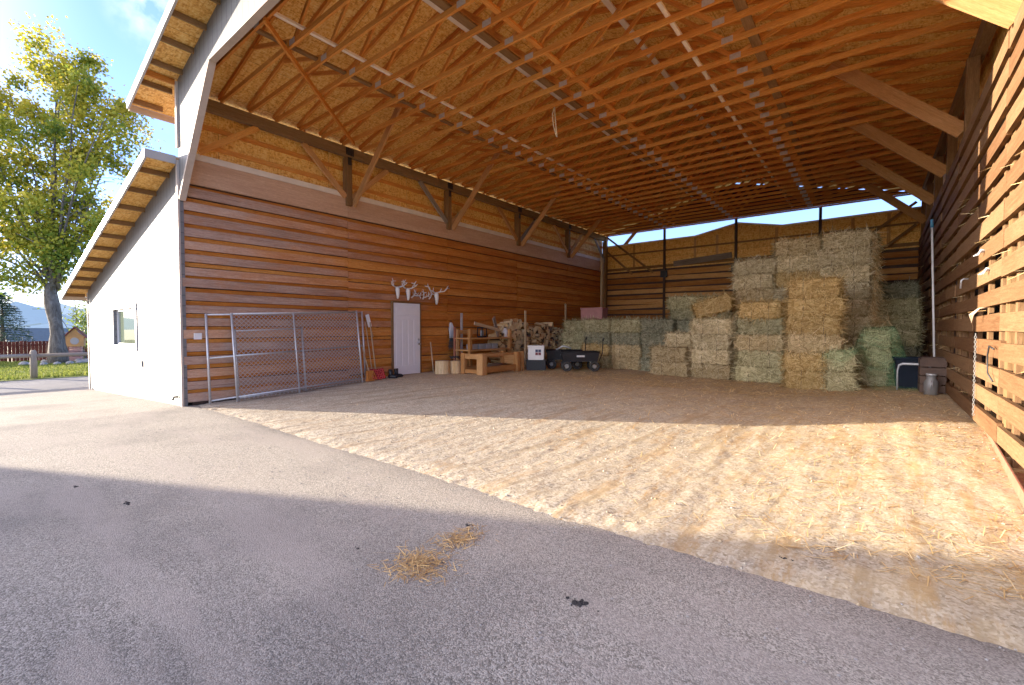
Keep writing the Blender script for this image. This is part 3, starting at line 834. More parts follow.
# white door in the plank wall
dx = XL + .03; dy0, dy1, dz0, dz1 = 7.76, 8.69, .215, 2.23
g = MB(); g.box((XL - .02, dy0, dz0), (dx + .012, dy1, dz1)); door = part(g, 'door', M['doorwhite']); bevel(door, .006)
g = MB()
w_ = (dy1 - dy0)
for a in (.09, .31, .53, .75):
    g.box((dx + .0125, dy0 + w_ * a, dz0 + .25), (dx + .021, dy0 + w_ * (a + .15), dz0 + 1.55))
g.box((dx + .0125, dy0 + w_ * .09, dz0 + 1.68), (dx + .021, dy0 + w_ * .90, dz0 + 1.9))
bevel(sub(g, 'raised_panel', M['doorwhite'], door), .008)
g = MB()
for lo, hi in (((dy0 - .05, dz0 - .06), (dy0 - .004, dz1 + .05)), ((dy1 + .004, dz0 - .06), (dy1 + .05, dz1 + .05)), ((dy0 - .003, dz1 + .004), (dy1 + .003, dz1 + .05)), ((dy0 - .003, dz0 - .07), (dy1 + .003, dz0 - .005))):
    g.box((XL - .01, lo[0], lo[1]), (dx + .02, hi[0], hi[1]))
sub(g, 'door_frame', M['post'], door)
g = MB(); y = dy1 - .07
g.tube([(dx + .012, y, 1.07), (dx + .06, y, 1.07)], .025, 10); g.tube([(dx + .06, y, 1.07), (dx + .095, y, 1.07)], [.034, .03], 12); sub(g, 'handle', M['chrome'], door)
g = MB(); g.tube([(dx + .012, y, 1.2), (dx + .035, y, 1.2)], .032, 12); sub(g, 'deadbolt', M['chrome'], door)
g = MB(); g.box((XL + .0, 3.05, 1.30), (XL + .06, 3.17, 1.42)); part(g, 'outlet_box', M['whiteplastic'])

# ------------------------------------------------------------------ neighbouring building that shades the yard (behind the camera, left)
nb = thing('pole_building', 'tan gable-roofed building standing across the yard', 'building', (-23, -15.89, -.5))
def npart(mb, name, m): return mb.build(name, m, nb)
g = MB(); X0, X1, Y0, Y1 = -7, 7, -6, 5.75
for lo, hi in (((X0, Y0), (X1, Y0 + .15)), ((X0, Y1 - .15), (X1, Y1)), ((X0, Y0 + .15), (X0 + .15, Y1 - .15)), ((X1 - .15, Y0 + .15), (X1, Y1 - .15))):
    g.box((lo[0], lo[1], -.2), (hi[0], hi[1], 6.5), axis=2)
npart(g, 'wall', M['cream'])
g = MB(); g.face([(X0, Y0, 6.5), (X1, Y0, 6.5), (X1, -.1, 8.2), (X0, -.1, 8.2)], [(0, 0)] * 4, .5); g.face([(X0, -.1, 8.2), (X1, -.1, 8.2), (X1, Y1, 6.5), (X0, Y1, 6.5)], [(0, 0)] * 4, .5)
for x in (X0, X1): g.face([(x, Y0, 6.5), (x, Y1, 6.5), (x, -.1, 8.2)], [(0, 0)] * 3, .5)
npart(g, 'roof', M['roofmetal'])
g = MB(); g.box((X1, -2, 0), (X1 + .04, 2, 3.6)); npart(g, 'door', M['white'])
for yy in (-4.2, 3.4):
    g = MB(); g.box((X1, yy - .5, 1.4), (X1 + .03, yy + .5, 2.4)); npart(g, 'window', M['glass'])

# ------------------------------------------------------------------ chain-link panels
def chain_panel(name, label, y0, y1, x0, x1, h, rails, midpost=None, mesh=(0, 0, 1, 1)):
    """a panel leaning from (x0 at the ground) to (x1 at its top)"""
    ym = (y0 + y1) / 2; xb = x0; zb = floor_z(xb, ym)
    t = thing(name, label, 'fence panel', (xb, ym, zb), 0, 'chain-link panels leaning on the plank wall')
    a, b = y0 - ym, y1 - ym; lean = (x1 - x0) / h
    dzv = lambda y: floor_z(xb, ym + y) - zb
    P = lambda y, z, o=0: (lean * z + o, y, z + dzv(y) + .022)
    for y in (a, b):
        g = MB(); g.tube([P(y, 0), P(y, h)], .022, 10); g.build('upright', M['galv'], t)
    if midpost is not None:
        g = MB(); g.tube([P(midpost - ym, 0), P(midpost - ym, h)], .018, 10); g.build('upright', M['galv'], t)
    for z, ya, yb in rails:
        g = MB(); g.tube([P(ya - ym, z), P(yb - ym, z)], .016, 10); g.build('rail', M['galv'], t)
    if mesh:
        g = MB(); ma, mb_ = mesh[0] - ym, mesh[1] - ym; zt = h - .02; st = .088
        for sgn in (1, -1):
            c = ma - zt
            while c < mb_ + zt:
                # line y = c + sgn*z  clipped to the panel
                pts = []
                zlo, zhi = .03, zt
                if sgn == 1: zlo = max(zlo, ma - c); zhi = min(zhi, mb_ - c)
                else: zlo = max(zlo, c - mb_); zhi = min(zhi, c - ma)
                if zhi - zlo > .05:
                    g.tube([P(c + sgn * zlo, zlo, .0025 * sgn), P(c + sgn * zhi, zhi, .0025 * sgn)], .0048, 4, cap=False)
                c += st
        g.build('wire_mesh', M['wire'], t)
    return t
chain_panel('chain_link_fence', 'rearmost and widest chain-link frame, sticking out left beyond the other panels', 3.24, 6.74, -10.18, -10.32, 1.78, [(1.76, 3.24, 6.74), (.9, 3.24, 6.74), (.06, 3.24, 6.74)], None, None)
chain_panel('chain_link_fence', 'front chain-link panel with thick left post and a centre upright', 3.66, 6.52, -9.98, -10.22, 1.80, [(1.78, 3.66, 6.52), (.93, 3.66, 4.92), (.1, 3.66, 6.52)], 4.92, (3.68, 6.5))
chain_panel('chain_link_gate', 'shorter chain-link gate between the two longer panels', 3.72, 5.12, -10.08, -10.24, 1.45, [(1.43, 3.72, 5.12), (.06, 3.72, 5.12)], None, None)

# ------------------------------------------------------------------ tools and things along the left wall
def place(x, y): return (x, y, floor_z(x, y) + .016)
t = thing('snow_shovel', 'red-bladed shovel with long pale handle leaning left of the door', 'shovel', place(-10.1, 6.98))
g = MB(); g.tube([(.02, 0, .2), (-.22, .0, 1.5)], .016, 8); g.build('handle', M['pole'], t)
g = MB(); N = 8
for i in range(N):
    for j in range(5):
        P = lambda a, b: (.16 + .05 * (a - .5) ** 2 - b * .12, -.2 + .4 * a, .02 + b * .26 + .05 * abs(a - .5))
        q = [P(i / N, j / 5), P((i + 1) / N, j / 5), P((i + 1) / N, (j + 1) / 5), P(i / N, (j + 1) / 5)]
        g.face(q, [(0, 0)] * 4, .5, 0, True)
o = g.build('blade', M['red'], t); m = o.modifiers.new('solid', 'SOLIDIFY'); m.thickness = .012
t = thing('push_broom', 'orange broom with short handle beside the red shovel', 'broom', place(-10.0, 6.72))
g = MB(); g.tube([(.0, 0, .25), (-.25, -.05, .95)], .013, 8); g.build('handle', M['pole'], t)
g = MB()
for i in range(260): g.blade((random.uniform(-.03, .03), random.uniform(-.08, .12), .27), (random.gauss(0, .15), random.gauss(.1, .25), -1), .27, .007, random.random())
g.build('bristles', M['orange'], t)
t = thing('wall_scraper', 'white-bladed scraper standing upside down on the wall by the door', 'scraper', (-10.35, 6.93, 1.3))
g = MB(); g.tube([(.0, .16, 0), (.0, .03, .42)], .014, 8); g.build('handle', M['pole'], t)
g = MB(); g.beam((.02, .06, .26), (.02, -.03, .58), .02, .10, (0, 1, 0)); bevel(g.build('blade', M['whiteplastic'], t), .006)
t = thing('broom_handle', 'thin pale pole standing against the wall right of the chain-link panels', 'pole', place(-10.15, 6.9))
g = MB(); g.tube([(0, .05, 0), (-.18, -.05, 1.5)], .013, 8, rnd=.9); o = g.build('shaft', M['pole'], t)
def boot(x, y, rz, label):
    t = thing('boot', label, 'boot', place(x, y), rz, 'black boots by the door')
    g = MB(); g.tube([(0, 0, .03), (.0, 0, .12), (-.01, 0, .24)], [.055, .05, .06], 12); g.build('shaft', M['plasticblack'], t)
    g = MB(); g.tube([(-.06, 0, .045), (.03, 0, .055), (.13, 0, .045), (.19, 0, .035)], [.05, .055, .05, .025], 12); g.build('foot', M['plasticblack'], t)
boot(-9.95, 7.35, .4, 'black boot lying nearer the red shovel'); boot(-9.98, 7.55, 1.3, 'black boot nearest the white door')

def skull(y, z, s, label, style):
    t = thing('skull_mount', label, 'skull', (XL + .0, y, z), 0, 'bleached skulls above the door')
    t.scale = (s, s, s)
    g = MB(); pts = [(.10, .0, .06), (.13, 0, -.02), (.15, 0, -.16), (.15, 0, -.30), (.13, 0, -.38)]
    g.tube(pts, [.05, .085, .07, .05, .03], 12); g.build('skull', M['bone'], t)
    for sgn in (-1, 1):
        g = MB()
        if style == 'wide': beam_ = [(.1, sgn * .05, .05), (.14, sgn * .18, .10), (.18, sgn * .36, .13), (.2, sgn * .46, .25), (.2, sgn * .62, .26)]
        else: beam_ = [(.1, sgn * .05, .05), (.14, sgn * .20, .10), (.18, sgn * .30, .16), (.2, sgn * .26, .27), (.2, sgn * .12, .28)]
        g.tube(beam_, [.024, .022, .02, .016, .008], 8)
        for i, dv in ((1, (.06, sgn * .02, .13)), (2, (.07, sgn * .08, .10)), (3, (.04, sgn * .06, .10))):
            p = V(beam_[i]); g.tube([p, p + V(dv) * .6, p + V(dv)], [.016, .012, .005], 6)
        g.build('antler', M['bone'], t)
skull(7.86, 2.62, .72, 'white skull with curved antlers, leftmost above the door', 'in')
skull(8.22, 2.60, .74, 'white skull above the right half of the door', 'in')
skull(9.28, 2.55, .80, 'white skull with wide branching antlers right of the door', 'wide')
def small_antler(y, z, rx, label):
    t = thing('shed_antler', label, 'antler', (XL + .02, y, z), 0, 'small antlers hung in a row above the door')
    t.rotation_euler = (rx, 0, 0)
    g = MB(); b_ = [(.02, -.1, -.1), (.05, -.03, -.06), (.05, .05, .0), (.04, .12, .09)]
    g.tube(b_, [.02, .018, .015, .006], 7); g.build('beam', M['bone'], t)
    for i, dv in ((1, (.02, .0, .13)), (2, (.02, .08, -.06)), (2, (.02, -.02, .12))):
        g = MB(); p = V(b_[i]); g.tube([p, p + V(dv) * .6, p + V(dv)], [.013, .01, .004], 6); g.build('tine', M['antlertan'] if i == 1 else M['bone'], t)
for y, z, rx, l in ((8.45, 2.52, .3, 'first small antler right of the door skulls'), (8.62, 2.50, -.6, 'second small antler in the row'), (8.79, 2.52, .9, 'middle tangle of small antlers in the row'), (8.94, 2.50, -.2, 'small antler left of the wide-antlered skull'), (9.08, 2.53, .5, 'small antler touching the wide-antlered skull')):
    small_antler(y, z, rx, l)

t = thing('hanging_harness', 'white and dark harness bundle hanging on the wall above the stumps', 'harness', (XL + .02, 9.92, 1.7))
g = MB()
for k in range(5): g.tube([(.04, -.02 + k * .01, 0), (.07, -.07 + k * .035, -.2), (.06, -.05 + k * .025, -.48)], [.02, .035, .02], 7)
g.build('cloth', M['whitecloth'], t)
g = MB()
for k in range(6): g.tube([(.06, -.03 + k * .012, -.4), (.07, -.10 + k * .04, -.62), (.05, -.09 + k * .045, -.84 + .05 * (k % 2))], .012, 5)
g.build('strap', M['darkstrap'], t)
g = MB(); g.tube([(.0, 0, .06), (.05, 0, .06), (.05, 0, .0)], .008, 6); g.build('hook', M['black'], t)

def stump(x, y, r, h, label):
    t = thing('log_round', label, 'log round', place(x, y), random.random() * 3, 'upright log rounds by the timber box')
    g = MB(); n = 20; rr = [r * (1 + .05 * NO(V((i * .7, x, 0)))) for i in range(n)]
    for i in range(n):
        j = (i + 1) % n; a, b_ = 2 * math.pi * i / n, 2 * math.pi * j / n
        p = [(math.cos(a) * rr[i] * 1.03, math.sin(a) * rr[i] * 1.03, 0), (math.cos(b_) * rr[j] * 1.03, math.sin(b_) * rr[j] * 1.03, 0), (math.cos(b_) * rr[j], math.sin(b_) * rr[j], h), (math.cos(a) * rr[i], math.sin(a) * rr[i], h)]
        g.face(p, [(0, i * .06), (0, i * .06 + .06), (h, i * .06 + .06), (h, i * .06)], .7, 0, True)
    g.build('side', M['log'], t)
    g = MB(); g.face([(math.cos(2 * math.pi * i / n) * rr[i], math.sin(2 * math.pi * i / n) * rr[i], h) for i in range(n)], [(math.cos(2 * math.pi * i / n) * .2, math.sin(2 * math.pi * i / n) * .2) for i in range(n)], .9)
    g.build('cut_face', M['pole'], t)
stump(-9.72, 8.98, .21, .37, 'left upright log round with a stick standing behind it')
stump(-9.55, 9.32, .17, .36, 'right upright log round beside the wire crate')
t = tag(MB().tube([(0, 0, 0), (-.15, .02, .9)], .018, 8).build('stick', M['pole']), 'short pale stick leaning on the wall behind the left log round', 'stick'); t.location = place(-10.1, 8.98)
t = tag(MB().build('wire_tangle', M['black']), 'dark tangle of wire lying on the right log round', 'wire')
g = MB()
for k in range(9):
    a = random.random() * 6.3
    g.tube([(math.cos(a + q * .8) * .14, math.sin(a + q * .8) * .14 + (q - 1) * .03, .03 + .10 * abs(math.sin(q * 1.3 + k))) for q in range(5)], .007, 5)
t.data = g.mesh('wire_tangle', [M['black']]); t.location = (-9.55, 9.32, floor_z(-9.55, 9.32) + .39)
t = thing('wire_crate', 'dark wire crate squeezed between log round and timber box', 'crate', place(-9.62, 9.62))
g = MB()
for z in (.02, .12, .22, .32): g.tube([(-.15, -.13, z), (.15, -.13, z), (.15, .13, z), (-.15, .13, z), (-.15, -.13, z)], .007, 5)
for k in range(6):
    for y in (-.13, .13): g.tube([(-.15 + k * .06, y, .02), (-.15 + k * .06, y, .32)], .005, 5)
    for x in (-.15, .15): g.tube([(x, -.13 + k * .052, .02), (x, -.13 + k * .052, .32)], .005, 5)
g.build('cage', M['black'], t)

# heavy timber box frame
t = thing('timber_frame', 'heavy new timber box frame with thick corner posts', 'timber frame', place(-8.9, 10.3))
for x, y, w_ in ((-.36, -.9, .15), (.36, -.92, .22), (.36, .68, .16), (.36, .92, .12), (-.38, .9, .15)):
    g = MB(); g.box((x - w_ / 2, y - w_ / 2, 0), (x + w_ / 2, y + w_ / 2, .60)); bevel(g.build('post', M['timber'], t), .02)
for lo, hi in (((-.28, -.95, .44), (.25, -.87, .58)), ((.32, -.80, .05), (.40, .60, .22)), ((-.28, -.95, .03), (.25, -.87, .14)), ((-.42, -.82, .42), (-.34, .82, .56)), ((-.42, -.82, .05), (-.34, .82, .2)), ((-.30, .86, .2), (.29, .94, .5)), ((.26, -.80, .50), (.31, .60, .58))):
    g = MB(); g.box(lo, hi); bevel(g.build('rail', M['timber'], t), .01)
t = tag(MB().tube([(0, -.45, 0), (.02, .1, .03), (0, .5, .0)], [.12, .13, .10], 12).build('log', M['bark']), 'dark bark-covered log lying inside the timber frame', 'log'); t.location = place(-8.85, 10.3); t.location.z += .13

# rack behind
t = thing('wooden_rack', 'rough wooden rack of uprights and shelves behind the timber frame', 'rack', place(-9.75, 11.0))
for y in (-1.15, .75):
    g = MB(); g.box((.25, y - .05, 0), (.35, y + .05, 1.28)); g.build('upright', M['timber'], t)
    g = MB(); g.box((-.3, y - .05, 0), (-.2, y + .05, 1.28)); g.build('upright', M['timber'], t)
for z in (.62, .98):
    g = MB(); g.box((-.32, -1.25, z), (.37, .85, z + .04)); g.build('shelf', M['timber'], t)
g = MB(); g.box((-.19, -1.2, 1.14), (-.16, .8, 1.26)); g.build('back_slat', M['timber'], t)
for k in range(4):
    o = tag(MB().box((-.12, -.13, 0), (.12, .13, .16)).build('concrete_block', M['greybox']), ['grey concrete block at the left end of the lower rack shelf', 'second grey concrete block on the lower rack shelf', 'third grey concrete block on the lower rack shelf', 'rightmost grey concrete block on the lower rack shelf'][k], 'block', 'concrete blocks on the rack')
    o.location = (-9.6, 10.1 + k * .32, .2 + .016 + .662); bevel(o, .012)
zt = .2 + .016 + 1.022
t = thing('lantern', 'black box lantern on the top rack shelf', 'lantern', (-9.6, 10.55, zt))
g = MB(); g.box((-.11, -.11, 0), (.11, .11, .05)); g.box((-.11, -.11, .28), (.11, .11, .33)); bevel(g.build('frame', M['plasticblack'], t), .01)
for sx in (-1, 1):
    for sy in (-1, 1):
        g = MB(); g.box((sx * .1 - .012, sy * .1 - .012, .05), (sx * .1 + .012, sy * .1 + .012, .28)); g.build('bar', M['plasticblack'], t)
g = MB(); g.tube([(0, 0, .05), (0, 0, .22)], .05, 12); g.build('candle', M['greybox'], t)
o = tag(MB().beam((0, 0, 0), (.1, -.35, .62), .03, .16).build('grey_board', M['greyboard']), 'grey weathered board leaning on the top rack shelf', 'board'); o.location = (-9.6, 11.35, zt + .02)
o = tag(MB().beam((0, -.6, .42), (.05, .55, .20), .03, .09).build('pale_board', M['pole']), 'pale slanting board laid across the rack top', 'board'); o.location = (-9.5, 10.7, zt + .02)
t = thing('white_jug', 'small white jug on the right end of the rack', 'jug', (-9.6, 11.7, zt))
g = MB(); g.tube([(0, 0, 0), (0, 0, .2), (0, 0, .26), (0, 0, .30)], [.09, .09, .05, .03], 14); g.build('body', M['whiteplastic'], t)
g = MB(); g.tube([(0, 0, .3), (0, 0, .33)], .032, 10); g.build('cap', M['navy'], t)
g = MB(); g.tube([(0, .06, .25), (0, .12, .22), (0, .1, .12)], .014, 6); g.build('handle', M['whiteplastic'], t)
for y, h, l, m in ((10.05, 1.78, 'thin grey pipe standing at the left end of the rack', 'galv'), (12.5, 1.92, 'pale wooden stake standing in front of the firewood', 'pole'), (15.55, 2.3, 'pale stake rising from the middle of the firewood', 'pole'), (9.75, 1.35, 'thin rusty rod standing between harness and rack', 'rust'), (17.9, 1.95, 'short grey stake at the far end of the firewood', 'galv'), (18.6, 2.85, 'short pale board standing left of the back corner', 'pole')):
    o = tag(MB().box((-.025, -.03, 0), (.025, .03, h)).build('stake', M[m]), l, 'stake'); o.location = place(-9.35 if y == 12.5 else -9.62 if y > 12 else -10.0, y)
o = tag(MB().box((-.05, -.06, 0), (.05, .06, 4.6)).build('tall_board', M['pole']), 'tall pale board standing in the back left corner', 'board'); o.location = place(-9.95, 19.3)

# black crate with white cooler
t = thing('storage_crate', 'low black crate under the white box', 'crate', place(-8.35, 11.75), .55)
g = MB()
for lo, hi in (((-.3, -.25, 0), (.3, .25, .02)), ((-.3, -.25, .02), (.3, -.23, .30)), ((-.3, .23, .02), (.3, .25, .30)), ((-.3, -.229, .02), (-.28, .229, .30)), ((.28, -.229, .02), (.3, .229, .30))): g.box(lo, hi)
g.build('tub', M['plasticblack'], t)
g = MB()
for s in (-1, 1): g.box((-.32, s * .26 - .02, .301), (.32, s * .26 + .02, .33)); g.box((s * .30 - .02, -.239, .301), (s * .30 + .02, .239, .33))
g.build('rim', M['plasticblack'], t)
t = thing('white_box', 'white box with a small dark square emblem, on the black crate', 'box', (-8.35, 11.75, floor_z(-8.35, 11.75) + .346), .55)
g = MB(); g.box((-.25, -.24, 0), (.25, .24, .40)); bevel(g.build('body', M['whiteplastic'], t), .015)
g = MB(); g.box((-.26, -.25, .401), (.26, .25, .45)); bevel(g.build('lid', M['whiteplastic'], t), .012)
g = MB()
for ix in (0, 1):
    for iz in (0, 1): g.box((-.02 + ix * .095, -.246, .15 + iz * .095), (.065 + ix * .095, -.2405, .235 + iz * .095), mi=0 if iz else 1)
g.build('emblem', [M['navy'], M['maroon']], t)

def garden_cart(x, y, rz, label):
    t = thing('garden_cart', label, 'cart', place(x, y), rz, 'black garden carts')
    g = MB(); L, W = .58, .3
    prof = [(.0, .34), (.0, .60)]
    for s in (-1, 1):
        g.face([(-L * .9, s * W * .9, .32), (L * .9, s * W * .9, .32), (L, s * W, .60), (-L, s * W, .60)], [(0, 0)] * 4, .5)
        g.face([(s * L * .9, -W * .9, .32), (s * L * .9, W * .9, .32), (s * L, W, .60), (s * L, -W, .60)], [(0, 0)] * 4, .5)
    g.face([(-L * .9, -W * .9, .32), (L * .9, -W * .9, .32), (L * .9, W * .9, .32), (-L * .9, W * .9, .32)], [(0, 0)] * 4, .5)
    o = g.build('tub', M['plasticblack'], t); m = o.modifiers.new('solid', 'SOLIDIFY'); m.thickness = .014
    g = MB(); g.tube([(-L, -W, .605), (L, -W, .605), (L, W, .605), (-L, W, .605), (-L, -W, .605)], .018, 8); g.build('rim', M['plasticblack'], t)
    for sx in (-1, 1):
        g = MB(); g.tube([(sx * .42, -.33, .165), (sx * .42, .33, .165)], .012, 8); g.tube([(sx * .42, -.22, .165), (sx * .3, -.2, .32)], .012, 6); g.tube([(sx * .42, .22, .165), (sx * .3, .2, .32)], .012, 6); g.build('axle', M['galv'], t)
        for sy in (-1, 1):
            wh = MB(); n = 18; ring_ = [(sx * .42 + math.cos(2 * math.pi * k / n) * .125, sy * .34, .165 + math.sin(2 * math.pi * k / n) * .125) for k in range(n + 1)]
            wh.tube(ring_, .04, 8, cap=False); ty = wh.build('wheel', M['rubber'], t)
            h = MB(); h.tube([(sx * .42, sy * .32, .165), (sx * .42, sy * .36, .165)], .06, 14); h.build('hub', M['hub'], ty)
    g = MB(); g.tube([(L + .02, 0, .3), (L + .12, 0, .55), (L + .14, 0, .95)], .014, 8); g.build('drawbar', M['plasticblack'], t)
    g = MB(); g.tube([(L + .14, -.1, .95), (L + .14, .1, .95), (L + .16, .1, 1.03), (L + .16, -.1, 1.03), (L + .14, -.1, .95)], .013, 8); g.build('handle', M['plasticblack'], t)
    g = MB(); g.box((-.12, -W - .012, .45), (.12, -W + .0, .50)); g.build('nameplate', M['galv'], t)
    return t
garden_cart(-7.95, 12.75, .62, 'black garden cart standing behind and left, next to the white box')
garden_cart(-7.15, 12.40, .62, 'front black garden cart with handle up, nearest the green hay')
# bits lying in the left cart
o = tag(MB().tube([(0, 0, 0), (.2, .1, .12), (.45, .2, .05)], .03, 8).build('grey_hose', M['galv']), 'grey hose end lying on top of the left garden cart', 'hose'); o.location = (-8.15, 12.6, floor_z(-8, 12.7) + .64)

# firewood: every split log in view is a thing
logs = []
for k in range(5):
    b = MB(); r = .085 + .012 * k; n = 3 + k % 3 + (k == 4)
    ang = [random.uniform(-.25, .25) + 2 * math.pi * i / n for i in range(n)]
    L = .48
    prof = [(math.cos(a) * r * random.uniform(.8, 1.15), math.sin(a) * r * random.uniform(.8, 1.15)) for a in ang]
    for e, s in ((0, -1), (1, 1)):
        pts = [(s * L / 2, y, z) for y, z in prof]
        b.face(pts if s > 0 else pts[::-1], [(y * .4, z * .4) for y, z in prof], .8, 0)
    for i in range(n):
        j = (i + 1) % n
        b.face([(-L / 2, *prof[i]), (-L / 2, *prof[j]), (L / 2, *prof[j]), (L / 2, *prof[i])], [(0, i * .12), (0, i * .12 + .12), (L, i * .12 + .12), (L, i * .12)], random.random(), 1 if i == 0 else 0)
    logs.append(b.mesh('split_log', [M['log'], M['bark']]))
low = MB(); shown = 0
for iy in range(46):
    y = 11.5 + iy * .14
    hmax = 1.62 + .12 * math.sin(y * 1.1) + .09 * math.sin(y * 2.7) + random.uniform(-.05, .05)
    z = .2 + .016 + .07; zi = 0
    while z < hmax:
        yy = y + random.uniform(-.04, .04) + (.07 if zi % 2 else 0); xx = -9.86 + random.uniform(-.09, .10)
        if z > .86 and shown < 290:
            shown += 1
            o = bpy.data.objects.new('split_log', random.choice(logs)); col.objects.link(o)
            o.location = (xx, yy, z)
            o.rotation_euler = (random.random() * 6.28, random.uniform(-.16, .16), random.uniform(-.35, .35))
            sc_ = random.uniform(.62, 1.0); o.scale = (random.uniform(.85, 1.05), sc_, sc_)
            tag(o, 'split firewood log in the pile stacked along the left wall', 'log', 'split logs stacked along the left wall')
        else:
            r = random.uniform(.06, .085)
            low.tube([(xx - .24, yy, z), (xx + .24, yy, z)], r, 5)
        z += .125; zi += 1
tag(low.build('firewood_base', M['log']), 'bottom layers of the firewood pile hidden behind carts and bales', 'firewood', kind='stuff')

# ------------------------------------------------------------------ hay bales
def bale_mesh(seed, L=1.0, W=.46, H=.40):
    rs = random.Random(seed); b = MB(); nx, ny, nz = 14, 8, 7
    def shape(u, v, w):    # u,v,w in -1..1 on the box surface
        p = V((u * L / 2, v * W / 2, w * H / 2))
        # rounding
        r = .085
        q = V((max(-L / 2 + r, min(L / 2 - r, p.x)), max(-W / 2 + r, min(W / 2 - r, p.y)), max(-H / 2 + r, min(H / 2 - r, p.z))))
        d = p - q
        if d.length > 1e-6: p = q + d.normalized() * min(r, d.length if max(abs(d.x), abs(d.y), abs(d.z)) == d.length else r)
        nn = V((noise.noise(p * 5 + V((seed * 3.1, 0, 0))), noise.noise(p * 5 + V((0, seed * 2.7, 5))), noise.noise(p * 5 + V((9, 0, seed)))))
        n2 = V((noise.noise(p * 16 + V((seed, 0, 0))), noise.noise(p * 16 + V((0, seed, 5))), noise.noise(p * 16 + V((9, 0, seed)))))
        # twine pinches the bale
        pin = -.012 * (math.exp(-((p.x - .2) / .03) ** 2) + math.exp(-((p.x + .2) / .03) ** 2))
        p.z *= (1 + pin * 2.2); 
        return p + nn * .03 + n2 * .018 + V((0, 0, H / 2))
    def sheet(fn, na, nb):
        base = len(b.v)
        for j in range(nb + 1):
            for i in range(na + 1): b.v.append(tuple(fn(-1 + 2 * i / na, -1 + 2 * j / nb)))
        for j in range(nb):
            for i in range(na):
                a = base + j * (na + 1) + i
                b.f.append((a, a + 1, a + na + 2, a + na + 1)); b.r.append(rs.uniform(.25, .75)); b.m.append(0); b.sm.append(True); b.uv += [(0, 0)] * 4
    sheet(lambda a, c: shape(a, -1, c), nx, nz); sheet(lambda a, c: shape(-a, 1, c), nx, nz)
    sheet(lambda a, c: shape(1, a, c), ny, nz); sheet(lambda a, c: shape(-1, -a, c), ny, nz)
    sheet(lambda a, c: shape(a, c, 1), nx, ny); sheet(lambda a, c: shape(a, -c, -1), nx, ny)
    random.seed(seed * 13 + 1)
    for k in range(1500):
        fc = rs.choices(range(5), (4, 4, 2.2, 2.2, 3))[0]
        a, c = rs.uniform(-1, 1), rs.uniform(-1, 1)
        if fc == 0: p, n = shape(a, -1, c), V((0, -1, 0))
        elif fc == 1: p, n = shape(a, 1, c), V((0, 1, 0))
        elif fc == 2: p, n = shape(1, a, c), V((1, 0, 0))
        elif fc == 3: p, n = shape(-1, a, c), V((-1, 0, 0))
        else: p, n = shape(a, c, 1), V((0, 0, 1))
        d = V((rs.gauss(0, 1), rs.gauss(0, 1), rs.gauss(0, .8) - .2)); d -= n * d.dot(n); d = d.normalized() + n * rs.choice((.06, .15, .5, .9)) * rs.random()
        b.blade(p + n * .006, d, rs.uniform(.06, .22), rs.uniform(.007, .015), rs.random(), 0, n)
    return b.mesh('hay_bale', [HAY['tan']])
BM = [bale_mesh(i + 1) for i in range(7)]
TW = []
for x in (-.2, .2):
    tw = MB(); W, H = .235, .41
    tw.tube([(x, -W, .012), (x, -W, H - .015), (x, W, H - .015), (x, W, .012), (x, -W, .012)], .007, 5, cap=False)
    TW.append(tw.mesh('twine', [M['twine']]))
random.seed(21)
BALES = []
def bale(x, y, z, rz, colr, label, rx=0, ry=0, s=1.0, twine=True):
    o = bpy.data.objects.new('hay_bale', random.choice(BM)); col.objects.link(o)
    o.location = (x, y, z); o.rotation_euler = (rx, ry, rz); o.scale = (s * random.uniform(.95, 1.05), s * random.uniform(.96, 1.06), random.uniform(1.0, 1.07))
    o.material_slots[0].link = 'OBJECT'; o.material_slots[0].material = HAY[colr]
    if twine:
        for me in TW: c = bpy.data.objects.new('twine', me); col.objects.link(c); c.parent = o
    tag(o, label, 'hay bale', 'hay bales stacked in the barn'); BALES.append(o)
    return o
ORD = ['bottom', 'second', 'third', 'fourth', 'fifth', 'sixth', 'seventh', 'eighth', 'ninth', 'tenth']
CW = {'green': 'grey-green', 'gold': 'golden', 'tan': 'tan', 'pale': 'pale straw', 'blue': 'dark bluish-green'}
BH = .402
def row_word(k, n): return 'top' if k == n - 1 else ORD[k] + ('' if k == 0 else ' row')
def stack(x, y, colours, where, rz=0, end=False, jx=.045, z0=None, first=0):
    z = floor_z(x, y) + .012 if z0 is None else z0
    n = len(colours)
    for k, c in enumerate(colours):
        rw = 'topmost' if k == n - 1 else ('lowest' if k == 0 and first == 0 else ORD[k + first] + ' up')
        bale(x + random.uniform(-jx, jx), y + random.uniform(-jx, jx), z + k * BH, rz + random.uniform(-.07, .07) + (math.pi if random.random() < .5 else 0), c, f'{CW[c]} bale, {rw} in {where}')
# the tall central stack, three columns wide and two deep
for ci, (x, nm) in enumerate(((-2.50, 'left'), (-1.50, 'middle'), (-.54, 'right'))):
    nrows = 8 if ci == 0 else 9
    cs = [random.choice(('tan', 'pale', 'tan', 'pale', 'gold', 'tan')) for _ in range(nrows)]
    cs[-1] = ('pale', 'tan', 'pale')[ci]; cs[-2] = 'pale'
    stack(x, 13.75, cs, f'the {nm} column of the tall stack', jx=.035)
for ci, (x, nm) in enumerate(((-2.5, 'left'), (-1.45, 'middle'), (-.42, 'right'))):
    stack(x, 14.35, [random.choice(('tan', 'green')) for _ in range(8 if ci == 0 else 9)][:8 if ci == 0 else 9], f'the rear {nm} column of the tall stack', jx=.03)
